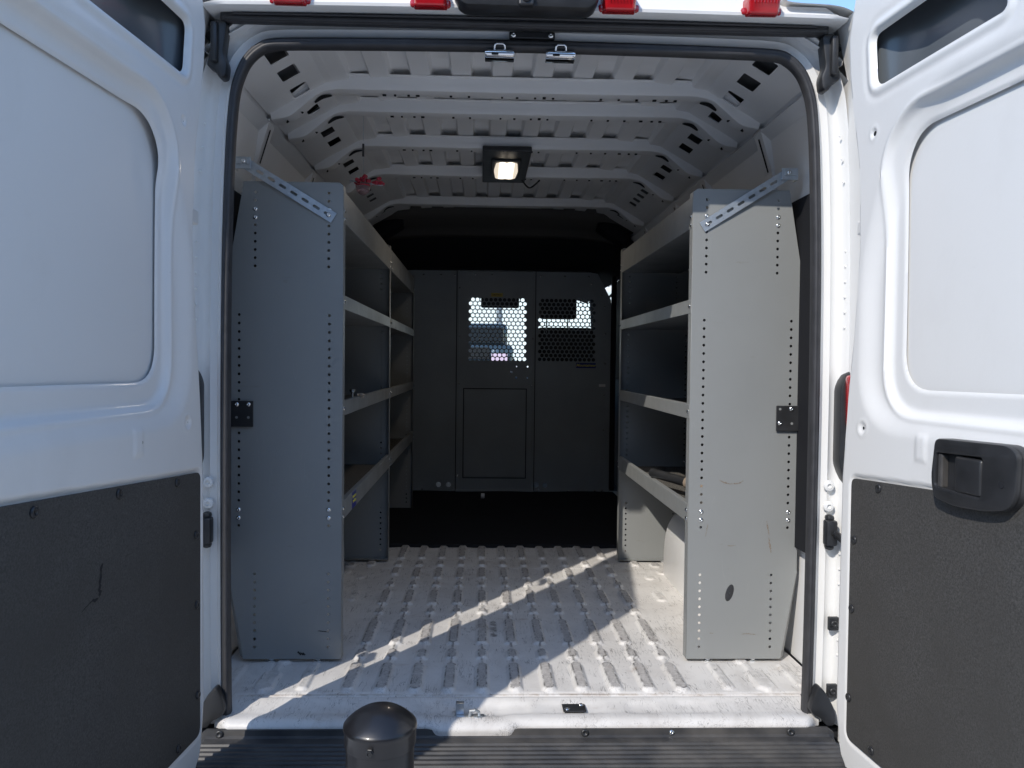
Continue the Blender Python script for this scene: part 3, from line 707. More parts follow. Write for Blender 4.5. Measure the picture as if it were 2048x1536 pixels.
# ---- rear doors
def door(s, y_off, board_u0, hx_extra=0):
    a = R(5.2)
    d = Vector((s*math.sin(a), -math.cos(a), 0)); nv_ = Vector((s*math.cos(a), math.sin(a), 0)); p0 = Vector((s*.765, -.12+y_off, 0))
    def W(u, w_, z): return p0+d*u+nv_*w_+Vector((0, 0, z))
    U0 = np.concatenate([np.linspace(0, .06, 14), np.arange(.065, .815, .005)])
    Zs = np.concatenate([np.linspace(-.062, .0, 14), np.arange(.006, 1.806, .005)])
    ez = np.interp(Zs, [-.062, -.05, -.02, .01, .1, .35, .65, .87, 1.04, 1.2, 1.38, 1.5, 1.61, 1.70, 1.785, 1.81], [.075, .045, .018, .006, -.008, -.006, -.002, .02, .04, .052, .043, .018, -.006, -.014, .012, .03])
    U = U0[None, :]+ez[:, None]*np.maximum(0, 1-U0[None, :]/.10); Z = np.repeat(Zs[:, None], len(U0), 1)
    top = 1.81-.09*np.clip(U0, 0, 1); Z = np.where(Z > 1.72, 1.72+(Z-1.72)*((top[None, :]-1.72)/(1.806-1.72)), Z)
    Dn = .82 if s < 0 else 1.04; UC = 1.86
    def adj(pl, w0):
        # outlines were measured on the door's inner face; carry them to the depth they really lie at
        k = 1+w0/Dn
        return [(UC+(u-UC)*k, .917+(z-.917)*k) for u, z in pl]
    ul = .232 if s < 0 else .240
    o0 = rpoly(adj([(ul+.006, .870), (.77, .874), (.77, 1.412), (.29, 1.408), (ul, 1.34)], .034), [.085, .06, .06, .07, .07], 12)
    oc = rpoly([(.104 if s > 0 else .092, 1.552), (.50, 1.556), (.42, 1.672), (.092 if s > 0 else .078, 1.672)], [.024, .02, .03, .022], 8)
    kills = []
    for poly in (o0, oc):
        sd_ = sd_poly(U, Z, poly); inside = sd_ < 0; kills.append(inside)
        e_ = 1e-4
        gu = (sd_poly(U+e_, Z, poly)-sd_poly(U-e_, Z, poly))/(2*e_); gz = (sd_poly(U, Z+e_, poly)-sd_poly(U, Z-e_, poly))/(2*e_)
        mv = inside & (sd_ > -.0085)
        U = U-np.where(mv, gu*sd_, 0); Z = Z-np.where(mv, gz*sd_, 0)
    w_ = np.zeros_like(U)
    # soft outer hollow, window moulding, inner field
    o2 = rpoly(adj([(.072, .768), (.81, .768), (.81, 1.50), (.25, 1.50), (.072, 1.22)], .006), [.16, .12, .12, .14, .2], 8)
    s2 = sd_poly(U, Z, o2); w_ += .016*(1-sst(s2, -.060, .004))
    o1 = rpoly(adj([(.168, .806), (.79, .806), (.79, 1.475), (.25, 1.468), (.168, 1.385)], .020), [.12, .08, .08, .09, .09], 8)
    s1 = sd_poly(U, Z, o1); w_ += .012*(1-sst(s1, -.026, .0))
    w_ += .004*np.exp(-((s1+.005)/.006)**2)*-1
    s0 = sd_poly(U, Z, o0); w_ += .004*(1-sst(s0, .0, .006))
    sc2 = sd_poly(U, Z, oc); w_ += .010*(1-sst(sc2, .0, .008)) - .003*np.exp(-((sc2-.014)/.008)**2) + .0015*np.exp(-((sc2-.030)/.008)**2)
    # ledge under the lining board, little bosses
    bo = rpoly([(board_u0, .03), (.78, .03), (.78, .703), (board_u0, .657)], [.025, .03, .03, .02], 5)
    sb = sd_poly(U, Z, bo); w_ += .006*(1-sst(sb, .001, .007))
    for hu, hz, hr in ((.105, 1.446, .013), (.085, .775, .017)):
        r_ = np.hypot(U-hu, Z-hz); w_ += -.0015*np.exp(-((r_-hr)/.004)**2)+.004*(1-sst(r_, hr*.4, hr))
    rb_ = np.maximum(np.abs(U-.295)-.016, np.abs(Z-.752)-.027); w_ += -.0025*(1-sst(rb_, -.004, .003))
    # edge roll
    w_ += .014*(1-sst(U-ez[:, None], 0, .008)) + .01*(1-sst(Z, -.062, -.045)) + .01*sst(Z, top[None, :]-.012, top[None, :])
    w_ += .0015*np.sin(Z*6+1)*np.sin(U*7)
    Pf = p0.x+d.x*U+nv_.x*w_, p0.y+d.y*U+nv_.y*w_, Z
    Fr = np.dstack(Pf)
    # back skin, shares the rim
    # the outer skin starts well behind the hinge flange, so daylight passes the hinge side
    wb = .075+0*U; Ub = np.maximum(U, .125); wb = np.where(U < .125, .030+.045*sst(U, .0, .125), wb); Ub = np.where(U < .125, .085+.04*sst(U, -.02, .125), U)
    Bk = np.dstack((p0.x+d.x*Ub+nv_.x*wb, p0.y+d.y*Ub+nv_.y*wb, Z))
    f1 = grid(Fr); f2 = grid(Bk)
    bm = bmesh.new(); bm.from_mesh(f1); bm.faces.ensure_lookup_table()
    kf = [k_.ravel() for k_ in kills]
    kill = [f for f in bm.faces if any(all(k_[v.index] for v in f.verts) for k_ in kf)]
    bmesh.ops.delete(bm, geom=kill, context='FACES'); bm.to_mesh(f1); bm.free()
    rim = []
    for A_, B_ in ((Fr[0], Bk[0]), (Fr[-1], Bk[-1]), (Fr[:, 0], Bk[:, 0]), (Fr[:, -1], Bk[:, -1])): rim.append(grid(np.stack([A_, B_], 0)))
    me = join([f1, f2]+rim)
    bm = bmesh.new(); bm.from_mesh(me); bmesh.ops.remove_doubles(bm, verts=bm.verts, dist=1e-5); bmesh.ops.recalc_face_normals(bm, faces=bm.faces); bm.to_mesh(me); bm.free()
    dr = link('rear_door', me, WHITE, van, smooth=True, ang=.95)
    big = rpoly([(.13, .84), (.775, .84), (.775, 1.46), (.13, 1.46)], .04)
    child('door_skin_panel', plate(big, [], .002, frame(W(0, .0395, 0), d, (0, 0, 1))), WHITE, dr)
    Mx = lambda w0: frame(W(0, w0, 0), d, (0, 0, 1))
    sgn = 1
    bo2 = rpoly([(board_u0+.003, .033), (.778, .033), (.778, .700), (board_u0+.003, .654)], [.022, .03, .03, .018], 5)
    lb = child('door_lining', plate(bo2, [], .005, Mx(.0005), .0012), BOARD, dr)
    uu = [(.060, .0165), (.072, .022), (.088, .027), (.105, .037), (.125, .046), (.17, .056), (.2, .060), (.4, .060), (.58, .060)]
    cvm = grid(np.array([[tuple(W(u, w0, z)) for u, w0 in uu] for z in (1.50, 1.56, 1.64, 1.725)]))
    child('cavity_panel', cvm, CAV, dr, smooth=True)
    ax = -nv_
    off = 0 if s > 0 else -.018
    scr = [(.156, .647), (.386, .661), (.63, .672), (.065, .511), (.061, .347), (.056, .133), (.150, .052)]
    for (u, z) in scr:
        if s > 0 and .3 < u < .6 and z > .6: continue
        place('screw', SCREWM, W(u+off, -.002, z), ax, dr)
    hm = []
    for (u, z, r_) in ((.105, 1.446, .0055), (.085, .775, .0036), (.297, .750, .004)):
        hm.append(lathe([(r_, -.001), (r_, .0006), (.0001, .0006)], 14, Matrix.Translation(W(u+off*.6, .0035 if u < .2 else -.0028, z)) @ Matrix(((d.x, 0, ax.x, 0), (d.y, 0, ax.y, 0), (0, 1, 0, 0), (0, 0, 0, 1)))))
    parts('fixing_hole', hm, DARKH, dr)
    if s < 0:
        tr_ = smooth_path([(.426, .541), (.430, .515), (.433, .497), (.431, .487), (.440, .480), (.455, .483), (.465, .480), (.484, .474)], 4)
        v = []
        for i, (u, z) in enumerate(tr_):
            h = .0036+.0018*math.sin(i*1.9)
            v += [W(u-h, -.0026, z+h*.6), W(u+h, -.0026, z-h*.6)]
        child('lining_tear', mk(v, [(2*i, 2*i+1, 2*i+3, 2*i+2) for i in range(len(tr_)-1)]), DARKH, dr)
    if s > 0:
        ho = rpoly([(.370, .780), (.556, .785), (.580, .772), (.576, .70), (.562, .674), (.515, .662), (.425, .656), (.370, .664), (.360, .70)], [.014, .02, .018, .02, .02, .03, .03, .014, .02], 5)
        hole = rpoly([(.373, .752), (.498, .757), (.496, .684), (.373, .687)], .008, 4)
        hd = child('door_handle', join([plate(ho, [hole], .016, Mx(-.018), .004), plate(ho, [hole], .020, Mx(-.007))]), PLAST, dr, smooth=True, ang=.6)
        rot = Matrix((d, nv_, (0, 0, 1))).transposed()
        child('handle_recess', box(W(.435, -.006, .718), (.13, .004, .08), 0, 1, rot), PLAST, dr)
        child('handle_lever', box(W(.460, -.018, .718), (.070, .014, .068), .006, 3, rot), PLAST, dr, smooth=True, ang=.7)
        child('handle_grip', box(W(.382, -.014, .718), (.012, .016, .066), .003, 2, rot), TREAD, dr)
        hh2 = [lathe([(r_, -.001), (r_, .0008), (.0001, .0008)], 14, Matrix.Translation(W(u, -.0262, z)) @ Matrix(((d.x, 0, ax.x, 0), (d.y, 0, ax.y, 0), (0, 1, 0, 0), (0, 0, 0, 1)))) for u, z, r_ in ((.546, .716, .0065),)]
        parts('handle_screw_hole', hh2, DARKH, dr)
    return dr
door(-1, .004, .020); door(1, 0, .044)

# ---- cab beyond the bulkhead
for s in (-1, 1):
    st = link('cab_seat', join([box((s*.56, 4.25, .55), (.50, .55, .20), .07, 4), box((s*.54, 4.03, .86), (.52, .16, .68), .078, 4, Matrix.Rotation(R(-8), 3, 'X'))]), CLOTH, van, smooth=True, ang=.7)
    hr_ = child('headrest', box((s*.465, 3.97, 1.345), (.29, .10, .18), .035, 4), CLOTH, st, smooth=True, ang=.8)
    parts('headrest_post', [tube([(s*.465+q, 3.98, 1.15), (s*.465+q, 3.98, 1.30)], .006, 8) for q in (-.08, .08)], CHROME, st)
link('rear_view_mirror', box((.045, 4.75, 1.475), (.33, .03, .17), .03, 4), PLAST, van, smooth=True, ang=.8)
link('dashboard', boxes([((0, 4.95, .55), (1.8, .5, .5), .08, 3)]), PLAST, van, smooth=True)
ws = mk([(-.95, 5.35, .80), (.95, 5.35, .80), (.85, 4.85, 1.52), (-.85, 4.85, 1.52)], [(0, 1, 2, 3)])
link('windscreen', ws, GLASS, van)
for s in (-1, 1):
    link('screen_pillar', tube([(s*.98, 5.36, .72), (s*.93, 5.1, 1.2), (s*.87, 4.83, 1.55)], .045, 10), CLOTH, van, smooth=True)
    link('cab_side', join([box((s*.97, 4.3, .3), (.05, 1.9, 1.1), .02), box((s*.93, 3.75, 1.2), (.05, .5, .8), .02)]), CLOTH, van)
    link('cab_side_window', mk([(s*.96, 3.95, .85), (s*.98, 5.25, .85), (s*.88, 4.85, 1.52), (s*.88, 3.95, 1.52)], [(0, 1, 2, 3)]), GLASS, van)
link('cab_roof', box((0, 4.3, 1.62), (1.75, 1.2, .06), .02), WHITE, van)
link('bonnet', mk([(-.95, 5.3, .78), (.95, 5.3, .78), (.9, 5.8, .5), (-.9, 5.8, .5), (.85, 5.95, .0), (-.85, 5.95, .0)], [(0, 1, 2, 3), (3, 2, 4, 5)]), WHITE, van)
link('cab_floor', box((0, 4.3, -.05), (1.9, 1.6, .06)), PLAST, van)
# wheels and underbody keep the van on the ground
link('underbody', box((0, 2.6, -.13), (1.75, 5.1, .16)), DARKH, van)
TY = mat('tyre', (.02, .02, .02), .8)
wheel = None
for i, (x, y) in enumerate(((-.84, 1.0), (.84, 1.0), (-.84, 4.9), (.84, 4.9))):
    me = lathe([(.20, -.10), (.32, -.09), (.35, -.06), (.35, .06), (.32, .09), (.20, .10)], 32, Matrix.Translation((x, y, -.20)) @ Matrix.Rotation(R(90), 4, 'Y'))
    wl = link('wheel', me, TY, van, smooth=True, ang=.7)

# ================================================================== bulkhead partition
part = empty('bulkhead_partition', (0, 3.515, 0), label='dark grey steel bulkhead with two perforated windows at the front end of the cargo area', cat='partition')
def hexgrid(x0, x1, z0, z1, r=.0134, pit_=.0317):
    out = []; row = 0; z = z0+r
    while z+r <= z1+.004:
        x = x0+r+(pit_/2 if row % 2 else 0)
        while x+r <= x1+.006: out.append(circ(x, z, r, 10)); x += pit_
        z += pit_*.872; row += 1
    return out
PM = frame((0, 3.515, 0), (1, 0, 0), (0, 0, 1))
out_ = [(-.90, .004), (-.278, .004), (-.278, 1.56), (-.90, 1.56)]
link('fixed_panel', plate(out_, [circ(-.405, .055, .018, 14), circ(-.335, .055, .018, 14)], .004, PM), BULK, part)
out_ = [(-.272, .02), (.252, .02), (.252, 1.556), (-.272, 1.556)]
pd = link('partition_door', plate(out_, hexgrid(-.203, .202, .932, 1.37)+[circ(.135, .893, .006, 8), circ(.215, .893, .006, 8), circ(.10, .855, .008, 8), circ(.135, .813, .006, 8), circ(.215, .813, .006, 8)], .004, frame((0, 3.505, 0), (1, 0, 0), (0, 0, 1)), 0), BULK, part)
out_ = [(.258, .004), (.805, .004), (.83, .8), (.80, 1.37), (.70, 1.56), (.258, 1.56)]
rp_ = link('fixed_panel', plate(out_, hexgrid(.287, .69, .932, 1.37)+[circ(.285, .055, .018, 14), circ(.345, .055, .018, 14)], .004, PM), BULK, part)
# raised frame of the door and its pressed panel
parts('door_frame', [box((-.275, 3.508, .785), (.018, .02, 1.55), .003), box((.255, 3.508, .785), (.018, .02, 1.55), .003), box((-.01, 3.50, .012), (.55, .03, .02), .003)], BULK, part)
parts('seam', [box(c, sz) for c, sz in (((-.234, 3.5022, .42), (.006, .002, .63)), ((.208, 3.5022, .42), (.006, .002, .63)), ((-.013, 3.5022, .735), (.448, .002, .006)), ((-.013, 3.5022, .105), (.448, .002, .006)),
      ((-.287, 3.5118, .785), (.006, .002, 1.55)), ((.267, 3.5118, .785), (.006, .002, 1.55)))], DARKH, part)
pn = link('pressed_panel', box((-.013, 3.5015, .42), (.432, .008, .615), .003), BULK, part)
link('top_rail', boxes([((0, 3.50, 1.59), (1.7, .05, .055), .008)]), MAT_, part)
link('side_flange', boxes([((.815, 3.48, .78), (.03, .06, 1.50), .006)]), MAT_, part)
for (x, z) in ((-.52, 1.53), (-.40, 1.53), (-.30, 1.53), (-.16, 1.535), (-.04, 1.535), (.30, 1.53), (.47, 1.53), (.64, 1.53), (.66, 1.48), (.73, 1.40), (.755, 1.32), (.76, 1.13), (.76, .92), (.755, .70), (.755, .45), (.755, .25), (.75, .02), (.70, .02), (.51, .02), (.30, .02), (-.27, .12), (-.30, .02), (-.52, .025), (-.268, 1.44), (-.268, 1.10), (.25, 1.09), (-.27, .77), (.245, .76)):
    place('bolt', BOLTM, (x, 3.503 if not -.29 < x < .27 else 3.499, z), (0, -1, .35), part)
st = link('warning_sticker', box((-.006, 3.5015, 1.394), (.082, .0015, .026)), YEL, part)
child('sticker_text', join([text_mesh('CAUTION', .014, frame((-.006, 3.5, 1.394), (1, 0, 0), (0, 0, 1)), bold=.0002)]), WTXT, st)
st = link('name_sticker', box((.628, 3.5125, .905), (.14, .0015, .036)), BLUE, part)
child('sticker_text', text_mesh('Mountaineer', .027, frame((.628, 3.511, .906), (1, 0, 0), (0, 0, 1)), bold=.0004, shear=.3), YTXT, st)
link('white_tab', box((.745, 3.511, .765), (.045, .002, .018)), CAPW, part)

# ================================================================== shelving units
def shelf_unit(s, y0, label, end='full', tall=1.452, extra=True, zoff=0., first=True):
    un = empty('shelving_unit', (s*.68, y0, 0), label=label, cat='shelving', group='grey steel shelving units along the van walls')
    y1 = y0+1.229
    w0 = .529
    def panel(y, face_open):
        o_ = [(w0, .012), (.822, .012), (.868, .28), (.868, 1.19), (.824, 1.452), (w0+.012, 1.452), (w0, 1.443)]
        hs = []
        def colm(x, za, zb, n_):
            for k in range(n_): hs.append((x, za+(zb-za)*k/(n_-1)))
        colm(.571, 1.20, 1.42, 10); colm(.790, 1.20, 1.42, 10); colm(.568, .419, 1.054, 26); colm(.837, .419, 1.054, 26); colm(.568, .049, .272, 10); colm(.789, .049, .272, 10)
        hs = [h for h in hs if all(abs(h[1]-bz) > .008 for bz in (1.345, 1.37, .442, .467))]
        o2 = [(s*x, z) for x, z in o_]; h2 = [circ(s*x, z, .0044, 10) for x, z in hs]
        me = plate(o2, h2, .0022, frame((0, y, 0), (1, 0, 0), (0, 0, 1)))
        dy = 1 if face_open > 0 else -1
        # folded flanges: front (with small holes) and bottom
        fh = [circ(y+dy*.017, z, .0026, 6) for z in np.arange(.06, 1.42, .0254) if min(abs(z-bz) for bz in (1.36, 1.09, .775, .455)) > .02]
        fl = plate([(y, .012), (y+dy*.034, .012), (y+dy*.034, 1.443), (y, 1.443)], fh, .002, frame((s*w0, 0, 0), (0, 1, 0), (0, 0, 1)))
        bt = box((s*.675, y+dy*.017, .012), (.29, .034, .002))
        bk = fixn(mk([(s*.822, y, .012), (s*.868, y, .28), (s*.884, y+dy*.028, .28), (s*.842, y+dy*.028, .012)], [(0, 1, 2, 3)]))
        return join([me, fl, bt, bk])
    if end in ('full',): link('end_panel', panel(y0, 1), SHELF, un)
    link('end_panel', panel(y1, -1), SHELF, un)
    for sz, lip in ((1.335, .095), (1.075, .042), (.752, .044), (.434, .056)):
        ya, yb = y0+.004, y1-.004
        xm = (.865 if sz < 1.2 else .80)
        sh = [box((s*(w0+xm)/2, (ya+yb)/2, sz+.006 if lip > .05 else sz+.004), (xm-w0-.004, yb-ya, .0022)),
              box((s*(w0-.0008), (ya+yb)/2, sz+lip/2), (.0022, yb-ya, lip), .0008, 1),
              box((s*(w0+.007), (ya+yb)/2, sz+lip), (.014, yb-ya, .0018)),
              box((s*xm, (ya+yb)/2, sz+.03), (.002, yb-ya, .06))]
        so = link('shelf', join(sh), SHELF, un)
        child('shelf_liner', box((s*(w0+xm)/2+s*.004, (ya+yb)/2, sz+.0095), (xm-w0-.03, yb-ya-.01, .003)), LINER if sz < .5 else PLAST, so)
        for yb_, dd in ((y0, 1), (y1, -1)):
            for dz in ((.01, .035) if lip > .05 else (.022,)):
                place('bolt', BOLTM, (s*(w0-.002), yb_+dd*.017, sz+dz), (-s, 0, 0), so)
    for yb_ in ((y0, y1) if end == 'full' else (y1,)):
        for x in (.57, .79, ):
            for z in (1.37, 1.345): place('bolt', BOLTM, (s*x, yb_-.0012, z), (0, -1, 0), un)
        for x in (.568, .838):
            for z in (.467, .442): place('bolt', BOLTM, (s*x, yb_-.0012, z), (0, -1, 0), un)
    for yb_ in ((y0, y1) if end == 'full' else (y1,)):
        for x in (.60, .74):
            link('foot_bolt', lathe([(.012, -.001), (.012, .004), (.008, .005), (.008, .0115)], 12, Matrix.Translation((s*x, yb_+(.012 if yb_ == y0 else -.012), .001))), BOLT, un)
    return un
uL = shelf_unit(-1, .383, 'grey steel shelving unit nearest the camera on the left, its end panel in shade')
uR = shelf_unit(1, .383, 'sunlit grey steel shelving unit nearest the camera on the right, its end panel scuffed')
uL2 = shelf_unit(-1, .383+1.2335, 'grey steel shelving unit deeper inside on the left, between the nearer unit and the bulkhead', end='rear')
# slotted brace straps
def strap(s, a, b2, un):
    A_ = Vector(a); B_ = Vector(b2); d = (B_-A_); ln = d.length; d.normalize(); yv = Vector((0, 0, 1)); yv = (yv-d*yv.dot(d)).normalized()
    h = [slot(.022+i*.0385, 0, .024, .0085) for i in range(int((ln-.02)/.0385))]
    st = link('brace_strap', plate([(0, -.0165), (ln, -.0165), (ln, .0165), (0, .0165)], h, .0025, frame(A_, d, yv)), ZINC, un)
    e_ = B_
    child('strap_bracket', join([box((e_.x, e_.y-.006, e_.z-.004), (.050, .004, .036), .0015), box((e_.x+s*.024, e_.y+.012, e_.z-.004), (.003, .036, .036), .001), box((e_.x, e_.y-.010, e_.z), (.036, .004, .018), .0015)]), ZINC, st)
    place('bolt', BOLTM, (e_.x-s*.004, e_.y-.013, e_.z), (0, -1, 0), st)
    q = A_+d*.018; 
    place('bolt', BOLTM, (q.x, q.y-.0022, q.z), (0, -1, 0), st)
strap(-1, (-.556, .3785, 1.345), (-.822, .368, 1.505), uL)
strap(1, (.556, .3785, 1.335), (.815, .368, 1.500), uR)
# black side brackets
for s, un in ((-1, uL), (1, uR)):
    x0, x1 = (.792, .882)
    br = link('side_bracket', boxes([((s*(x0+x1)/2, .374, .7565), (x1-x0, .004, .078), .0018), ((s*(x1-.006), .35, .7565), (.018, .045, .078), .002)]), PLAST, un)
    for (x, z) in (((.806, .785), (.841, .785)) if s < 0 else ((.838, .786), (.803, .742))): place('bolt', BOLTM, (s*x, .3715, z), (0, -1, 0), br)
    parts('bracket_hole', ([lathe([(.004, 0), (.004, .0008), (.0001, .0008)], 10, Matrix.Translation((s*x, .3718, z)) @ Matrix.Rotation(R(90), 4, 'X')) for x, z in (((.806, .746), (.841, .746)) if s < 0 else ((.803, .785), (.840, .741)))]), SHELF, br)
# oval cut in the right panel, dents and stains
q = fixn(grid(np.array([[(.66+.012*r_*math.cos(t)*1.0+.006*r_*math.sin(t), .3815-.0005*(1-r_)-.0004+.0*t, .217+.026*r_*math.sin(t)) for t in np.linspace(0, 2*math.pi, 24)] for r_ in (1, .85, .6, .05)])))
link('oval_knockout', q, mat('dented_dark_steel', (.12, .12, .125), .25, metal=.8), uR, smooth=True)
STAIN = mat('brown_stain', (.17, .12, .085), .8, noise=(200, .9, (.30, .29, .27)))
def smear(pts, wid, y=.3812):
    sp = smooth_path([(a, b2) for a, b2 in pts], 10); v = []
    for i, (x, z) in enumerate(sp):
        h = wid*random.uniform(.06, .6)*math.sin(math.pi*(i+.5)/len(sp))**.4
        t_ = sp[min(i+1, len(sp)-1)]-sp[max(i-1, 0)]; t_ /= np.linalg.norm(t_)+1e-9
        o_ = random.uniform(-.25, .25)*wid
        v += [(x-t_[1]*(h+o_), y, z+t_[0]*(h+o_)), (x+t_[1]*(h-o_), y, z-t_[0]*(h-o_))]
    return mk(v, [(2*i, 2*i+1, 2*i+3, 2*i+2) for i in range(len(sp)-1)])
parts('scuff_mark', [smear([(.622, .566), (.632, .560), (.645, .556), (.655, .554)], .0045), smear([(.655, .554), (.675, .554), (.687, .558), (.697, .564)], .0045),
     smear([(.772, .44), (.776, .415), (.780, .395)], .004), smear([(.779, .388), (.784, .36), (.787, .34)], .005), smear([(.590, .43), (.586, .41), (.583, .39)], .003),
     smear([(.652, .362), (.664, .363), (.676, .364)], .003), smear([(.70, .088), (.72, .090), (.745, .087)], .003), smear([(.60, .092), (.612, .091)], .0025)], STAIN, uR)
parts('scuff_mark', [smear([(-.60, .098), (-.58, .097), (-.565, .094)], .003), smear([(-.66, .033), (-.648, .028), (-.635, .026)], .009)], DARKH, uL)
# shop sticker on the lowest left shelf lip (top-level units keep it as a part)
me = box((-.5265, .60, .462), (.0015, .075, .05)); st = link('name_sticker', me, BLUE, uL)
child('sticker_text', join([text_mesh('Mountaineer', .0135, frame((-.5255, .60, .474), (0, 1, 0), (0, 0, 1)), bold=.0003), text_mesh('Truck Equip', .0125, frame((-.5255, .60, .459), (0, 1, 0), (0, 0, 1)), bold=.0003)]), YTXT, st)

# ================================================================== loose things
me = np.zeros((2, 2, 3))
mx_ = np.linspace(-.80, .83, 40); my_ = np.linspace(1.862, 3.50, 30); MX, MY = np.meshgrid(mx_, my_)
MZ = .0125+.002*np.sin(MX*11+MY*3)*np.sin(MY*5); MY2 = MY.copy(); MY2[0] += .006*np.sin(mx_*23)+.004*np.sin(mx_*61)
Pm = np.dstack([MX, MY2, MZ]); Pm = np.concatenate([np.dstack([MX[:1], MY2[:1], MZ[:1]*0+.001]), Pm])
tag(link('floor_mat', grid(Pm), MAT_, smooth=True), 'black rubber mat covering the front half of the cargo floor', 'floor mat')
c = link('bottle_cap', lathe([(.016, 0), (.017, .004), (.017, .020), (.015, .024), (.001, .024)], 20, Matrix.Translation((-.125, 3.05, .013)) @ Matrix.Scale(1, 4)), CAPW, smooth=True, ang=.6)
c.data.transform(Matrix.Translation((-.105, 3.2, .03)) @ Matrix.Rotation(R(90), 4, 'Y') @ Matrix.Translation((.125, -3.05, -.013)))
tag(c, 'small white plastic cap lying on the black mat near the bulkhead', 'cap')
# hammer-like tool on the bottom right shelf
tl = empty('hand_tool', (.60, .85, .462), label='black tube with a tan taped grip lying on the bottom right shelf', cat='tool')
link('tube_end', tube([(.538, .93, .510), (.610, .735, .505), (.616, .72, .505)], [.017, .017, .018], 16), PLAST, tl, smooth=True, ang=.8)
link('grip', tube([(.616, .72, .505), (.66, .62, .500), (.685, .56, .498)], [.022, .021, .021], 16), TAN, tl, smooth=True, ang=.8)
link('trigger', box((.538, .935, .488), (.006, .012, .026), .002), PLAST, tl)
# frayed scrap and bolt on the third left shelf
fr_m = []
for k in range(26):
    a0 = Vector((-.529+random.uniform(-.006, .012), .74+random.uniform(-.04, .04), .798)); fr_m.append(tube([a0, a0+Vector((-.004, random.uniform(-.01, .01), .007)), a0+Vector((.004, random.uniform(-.02, .02), random.uniform(-.012, .006)))], .0012, 4))
tag(link('frayed_rag', join(fr_m), RAG), 'frayed scrap of tan fabric hanging over the lip of the third left shelf', 'rag')
tag(link('loose_bolt', lathe([(.004, 0), (.004, .02), (.010, .02), (.010, .028), (.001, .029)], 12, Matrix.Translation((-.54, .64, .795))), BOLT), 'small loose bolt standing on the lip of the third left shelf', 'bolt')
# red clip on a clear dish, hanging from the second rib by a fine wire
hg = empty('hanging_trinket', (-.55, 1.27, 1.70), label='red beaded trinket with a clear dish hanging by a thin wire from the van ceiling', cat='ornament')
link('wire', tube([(-.543, .86, 1.80), (-.543, .86, 1.71)], .0012, 5), ZINC, hg)
link('wire_weight', tube([(-.543, .86, 1.70), (-.543, .86, 1.655)], .004, 8), SEAL, hg)
link('lower_wire', tube([(-.543, .86, 1.655), (-.543, .87, 1.590)], .0010, 5), ZINC, hg)
rm = []
for k in range(34):
    t = random.random(); cx = -.572+.10*t + random.uniform(-.004, .004); rr = random.uniform(.005, .009)
    hz = .026*math.exp(-((t-.33)/.22)**2)+.018*math.exp(-((t-.85)/.12)**2)
    bm = bmesh.new(); bmesh.ops.create_icosphere(bm, subdivisions=1, radius=rr, matrix=Matrix.Translation((cx, .87+random.uniform(-.015, .015), 1.567+random.random()*hz - .008*t))); m_ = bpy.data.meshes.new('x'); bm.to_mesh(m_); bm.free(); rm.append(m_)
rm.append(lathe([(.026, 0), (.027, .005), (.02, .006)], 20, Matrix.Translation((-.545, .87, 1.550))))
parts('bead', rm, REDP, hg)
link('tray', tube([(-.592, .87, 1.571), (-.547, .87, 1.563), (-.472, .87, 1.555)], .003, 6), ZINC, hg)
link('clear_dish', lathe([(.008, 0), (.022, .01), (.027, .03), (.026, .03), (.02, .012)], 20, Matrix.Translation((-.545, .87, 1.520))), CLEAR, hg, smooth=True)

# ================================================================== bollard in front
bo = empty('bollard', (-.27, -.71, -.55), label='black steel bollard with a domed cap standing just behind the bumper', cat='bollard')
bxx, byy = -.270, -.71
link('post', lathe([(.0555, -.55), (.0555, .315)], 48, Matrix.Translation((bxx, byy, 0))), POSTB, bo, smooth=True, ang=.6)
cp = link('cap', lathe([(.0562, .292), (.0578, .292), (.0583, .295), (.0583, .3135), (.0600, .3175), (.0605, .3205), (.0600, .3240), (.0575, .3275), (.050, .3345), (.042, .3405), (.033, .3460), (.022, .3505), (.011, .3530), (.0005, .3540)], 48, Matrix.Translation((bxx, byy, 0))), POSTB, bo, smooth=True, ang=.75)
ang_b = -1.72
bt = place('cap_bolt', lathe([(.0065, 0), (.0065, .0015), (.0055, .002), (.0055, .0055), (.0035, .0058), (.003, .004), (.0003, .004)], 6), (bxx+.059*math.cos(ang_b), byy+.0583*math.sin(ang_b), .3040), (math.cos(ang_b), math.sin(ang_b), 0), bo)
bt.data.materials.append(PLAST)

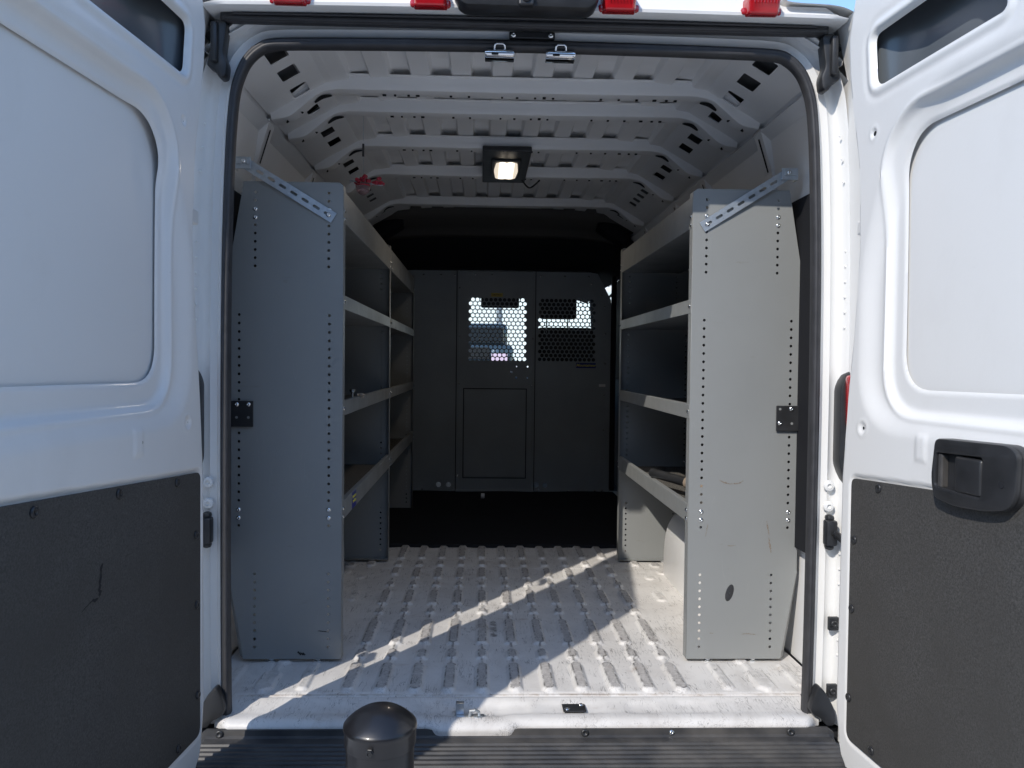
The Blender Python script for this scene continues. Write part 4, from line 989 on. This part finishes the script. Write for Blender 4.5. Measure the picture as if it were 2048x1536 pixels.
# ================================================================== beyond the windscreen
car = empty('parked_car', (.27, 15, .3), label='dark blue off-road car parked facing the van, seen through the bulkhead window', cat='car')
CP = mat('dark_blue_car_paint', (.03, .045, .06), .25, coat=.8)
cx = -.30
link('body', join([box((cx, 15.9, .95), (1.75, 2.2, .70), .10, 3), box((cx, 16.4, 1.50), (1.55, 1.6, .62), .12, 3)]), CP, car, smooth=True, ang=.8)
link('windscreen', box((cx, 15.57, 1.54), (1.36, .05, .38), .02), GLASS if False else mat('dark_car_glass', (.022, .026, .032), .15, coat=.2), car)
link('radiator_grille', box((cx, 14.79, 1.12), (.74, .04, .26), .02), DARKH, car)
for s in (-1, 1):
    hlp = link('headlight', lathe([(.10, 0), (.10, .03), (.07, .05), (.001, .06)], 20, Matrix.Translation((cx+s*.48, 14.80, 1.12)) @ Matrix.Rotation(R(90), 4, 'X')), mat('dark_headlight_glass', (.10, .13, .17), .15) if s < 0 else bpy.data.materials['dark_headlight_glass'], car, smooth=True)
    link('wing', box((cx+s*.86, 15.3, .88), (.18, .9, .22), .06, 2), PLAST, car, smooth=True)
    for yv in (15.3, 17.0): link('wheel', lathe([(.2, -.12), (.36, -.1), (.36, .1), (.2, .12)], 24, Matrix.Translation((cx+s*.82, yv, .66)) @ Matrix.Rotation(R(90), 4, 'Y')), TY, car, smooth=True)
link('bumper', box((cx, 14.70, .72), (1.7, .16, .20), .03), DARKH, car)
np_ = link('number_plate', box((cx+.57, 14.66, 1.02), (.34, .02, .19), .005), mat('pale_pink_plate', (.75, .55, .68), .4), car)
bw = mat('white_stucco_wall', (.82, .82, .79), .8, noise=(1.5, .4, (.76, .76, .74)))
bl = empty('white_building', (0, 30, .3), label='bright white building across the lot, seen through the windscreen', cat='building')
link('wall', box((-1, 32, 4.3), (30, 4, 8)), bw, bl)
link('roof_edge', box((-1, 32, 8.4), (30.4, 4.4, .3)), bw, bl)
lp = tag(link('grey_post', lathe([(.09, .3), (.08, 4.5), (.07, 6.5)], 16, Matrix.Translation((.40, 21, 0))), mat('galvanised_grey', (.22, .24, .27), .5), smooth=True, ang=.8), 'grey post rising behind the parked car in front of the white building', 'post')

# building added out of frame: it closes off the low sky behind the camera and stands in the reflections
sh = empty('storefront', (0, -12, -.55), label='long brown brick storefront with dark windows facing the back of the van across the pavement', cat='building')
BRICK = mat('brown_brick', (.10, .075, .06), .85, noise=(3, .6, (.07, .055, .045)))
link('wall', box((0, -14, 2.9), (60, 4, 6.9)), BRICK, sh)
for x in np.arange(-24, 25, 6): link('window', box((float(x), -11.98, .9), (4, .06, 2.2)), DARKH, sh)
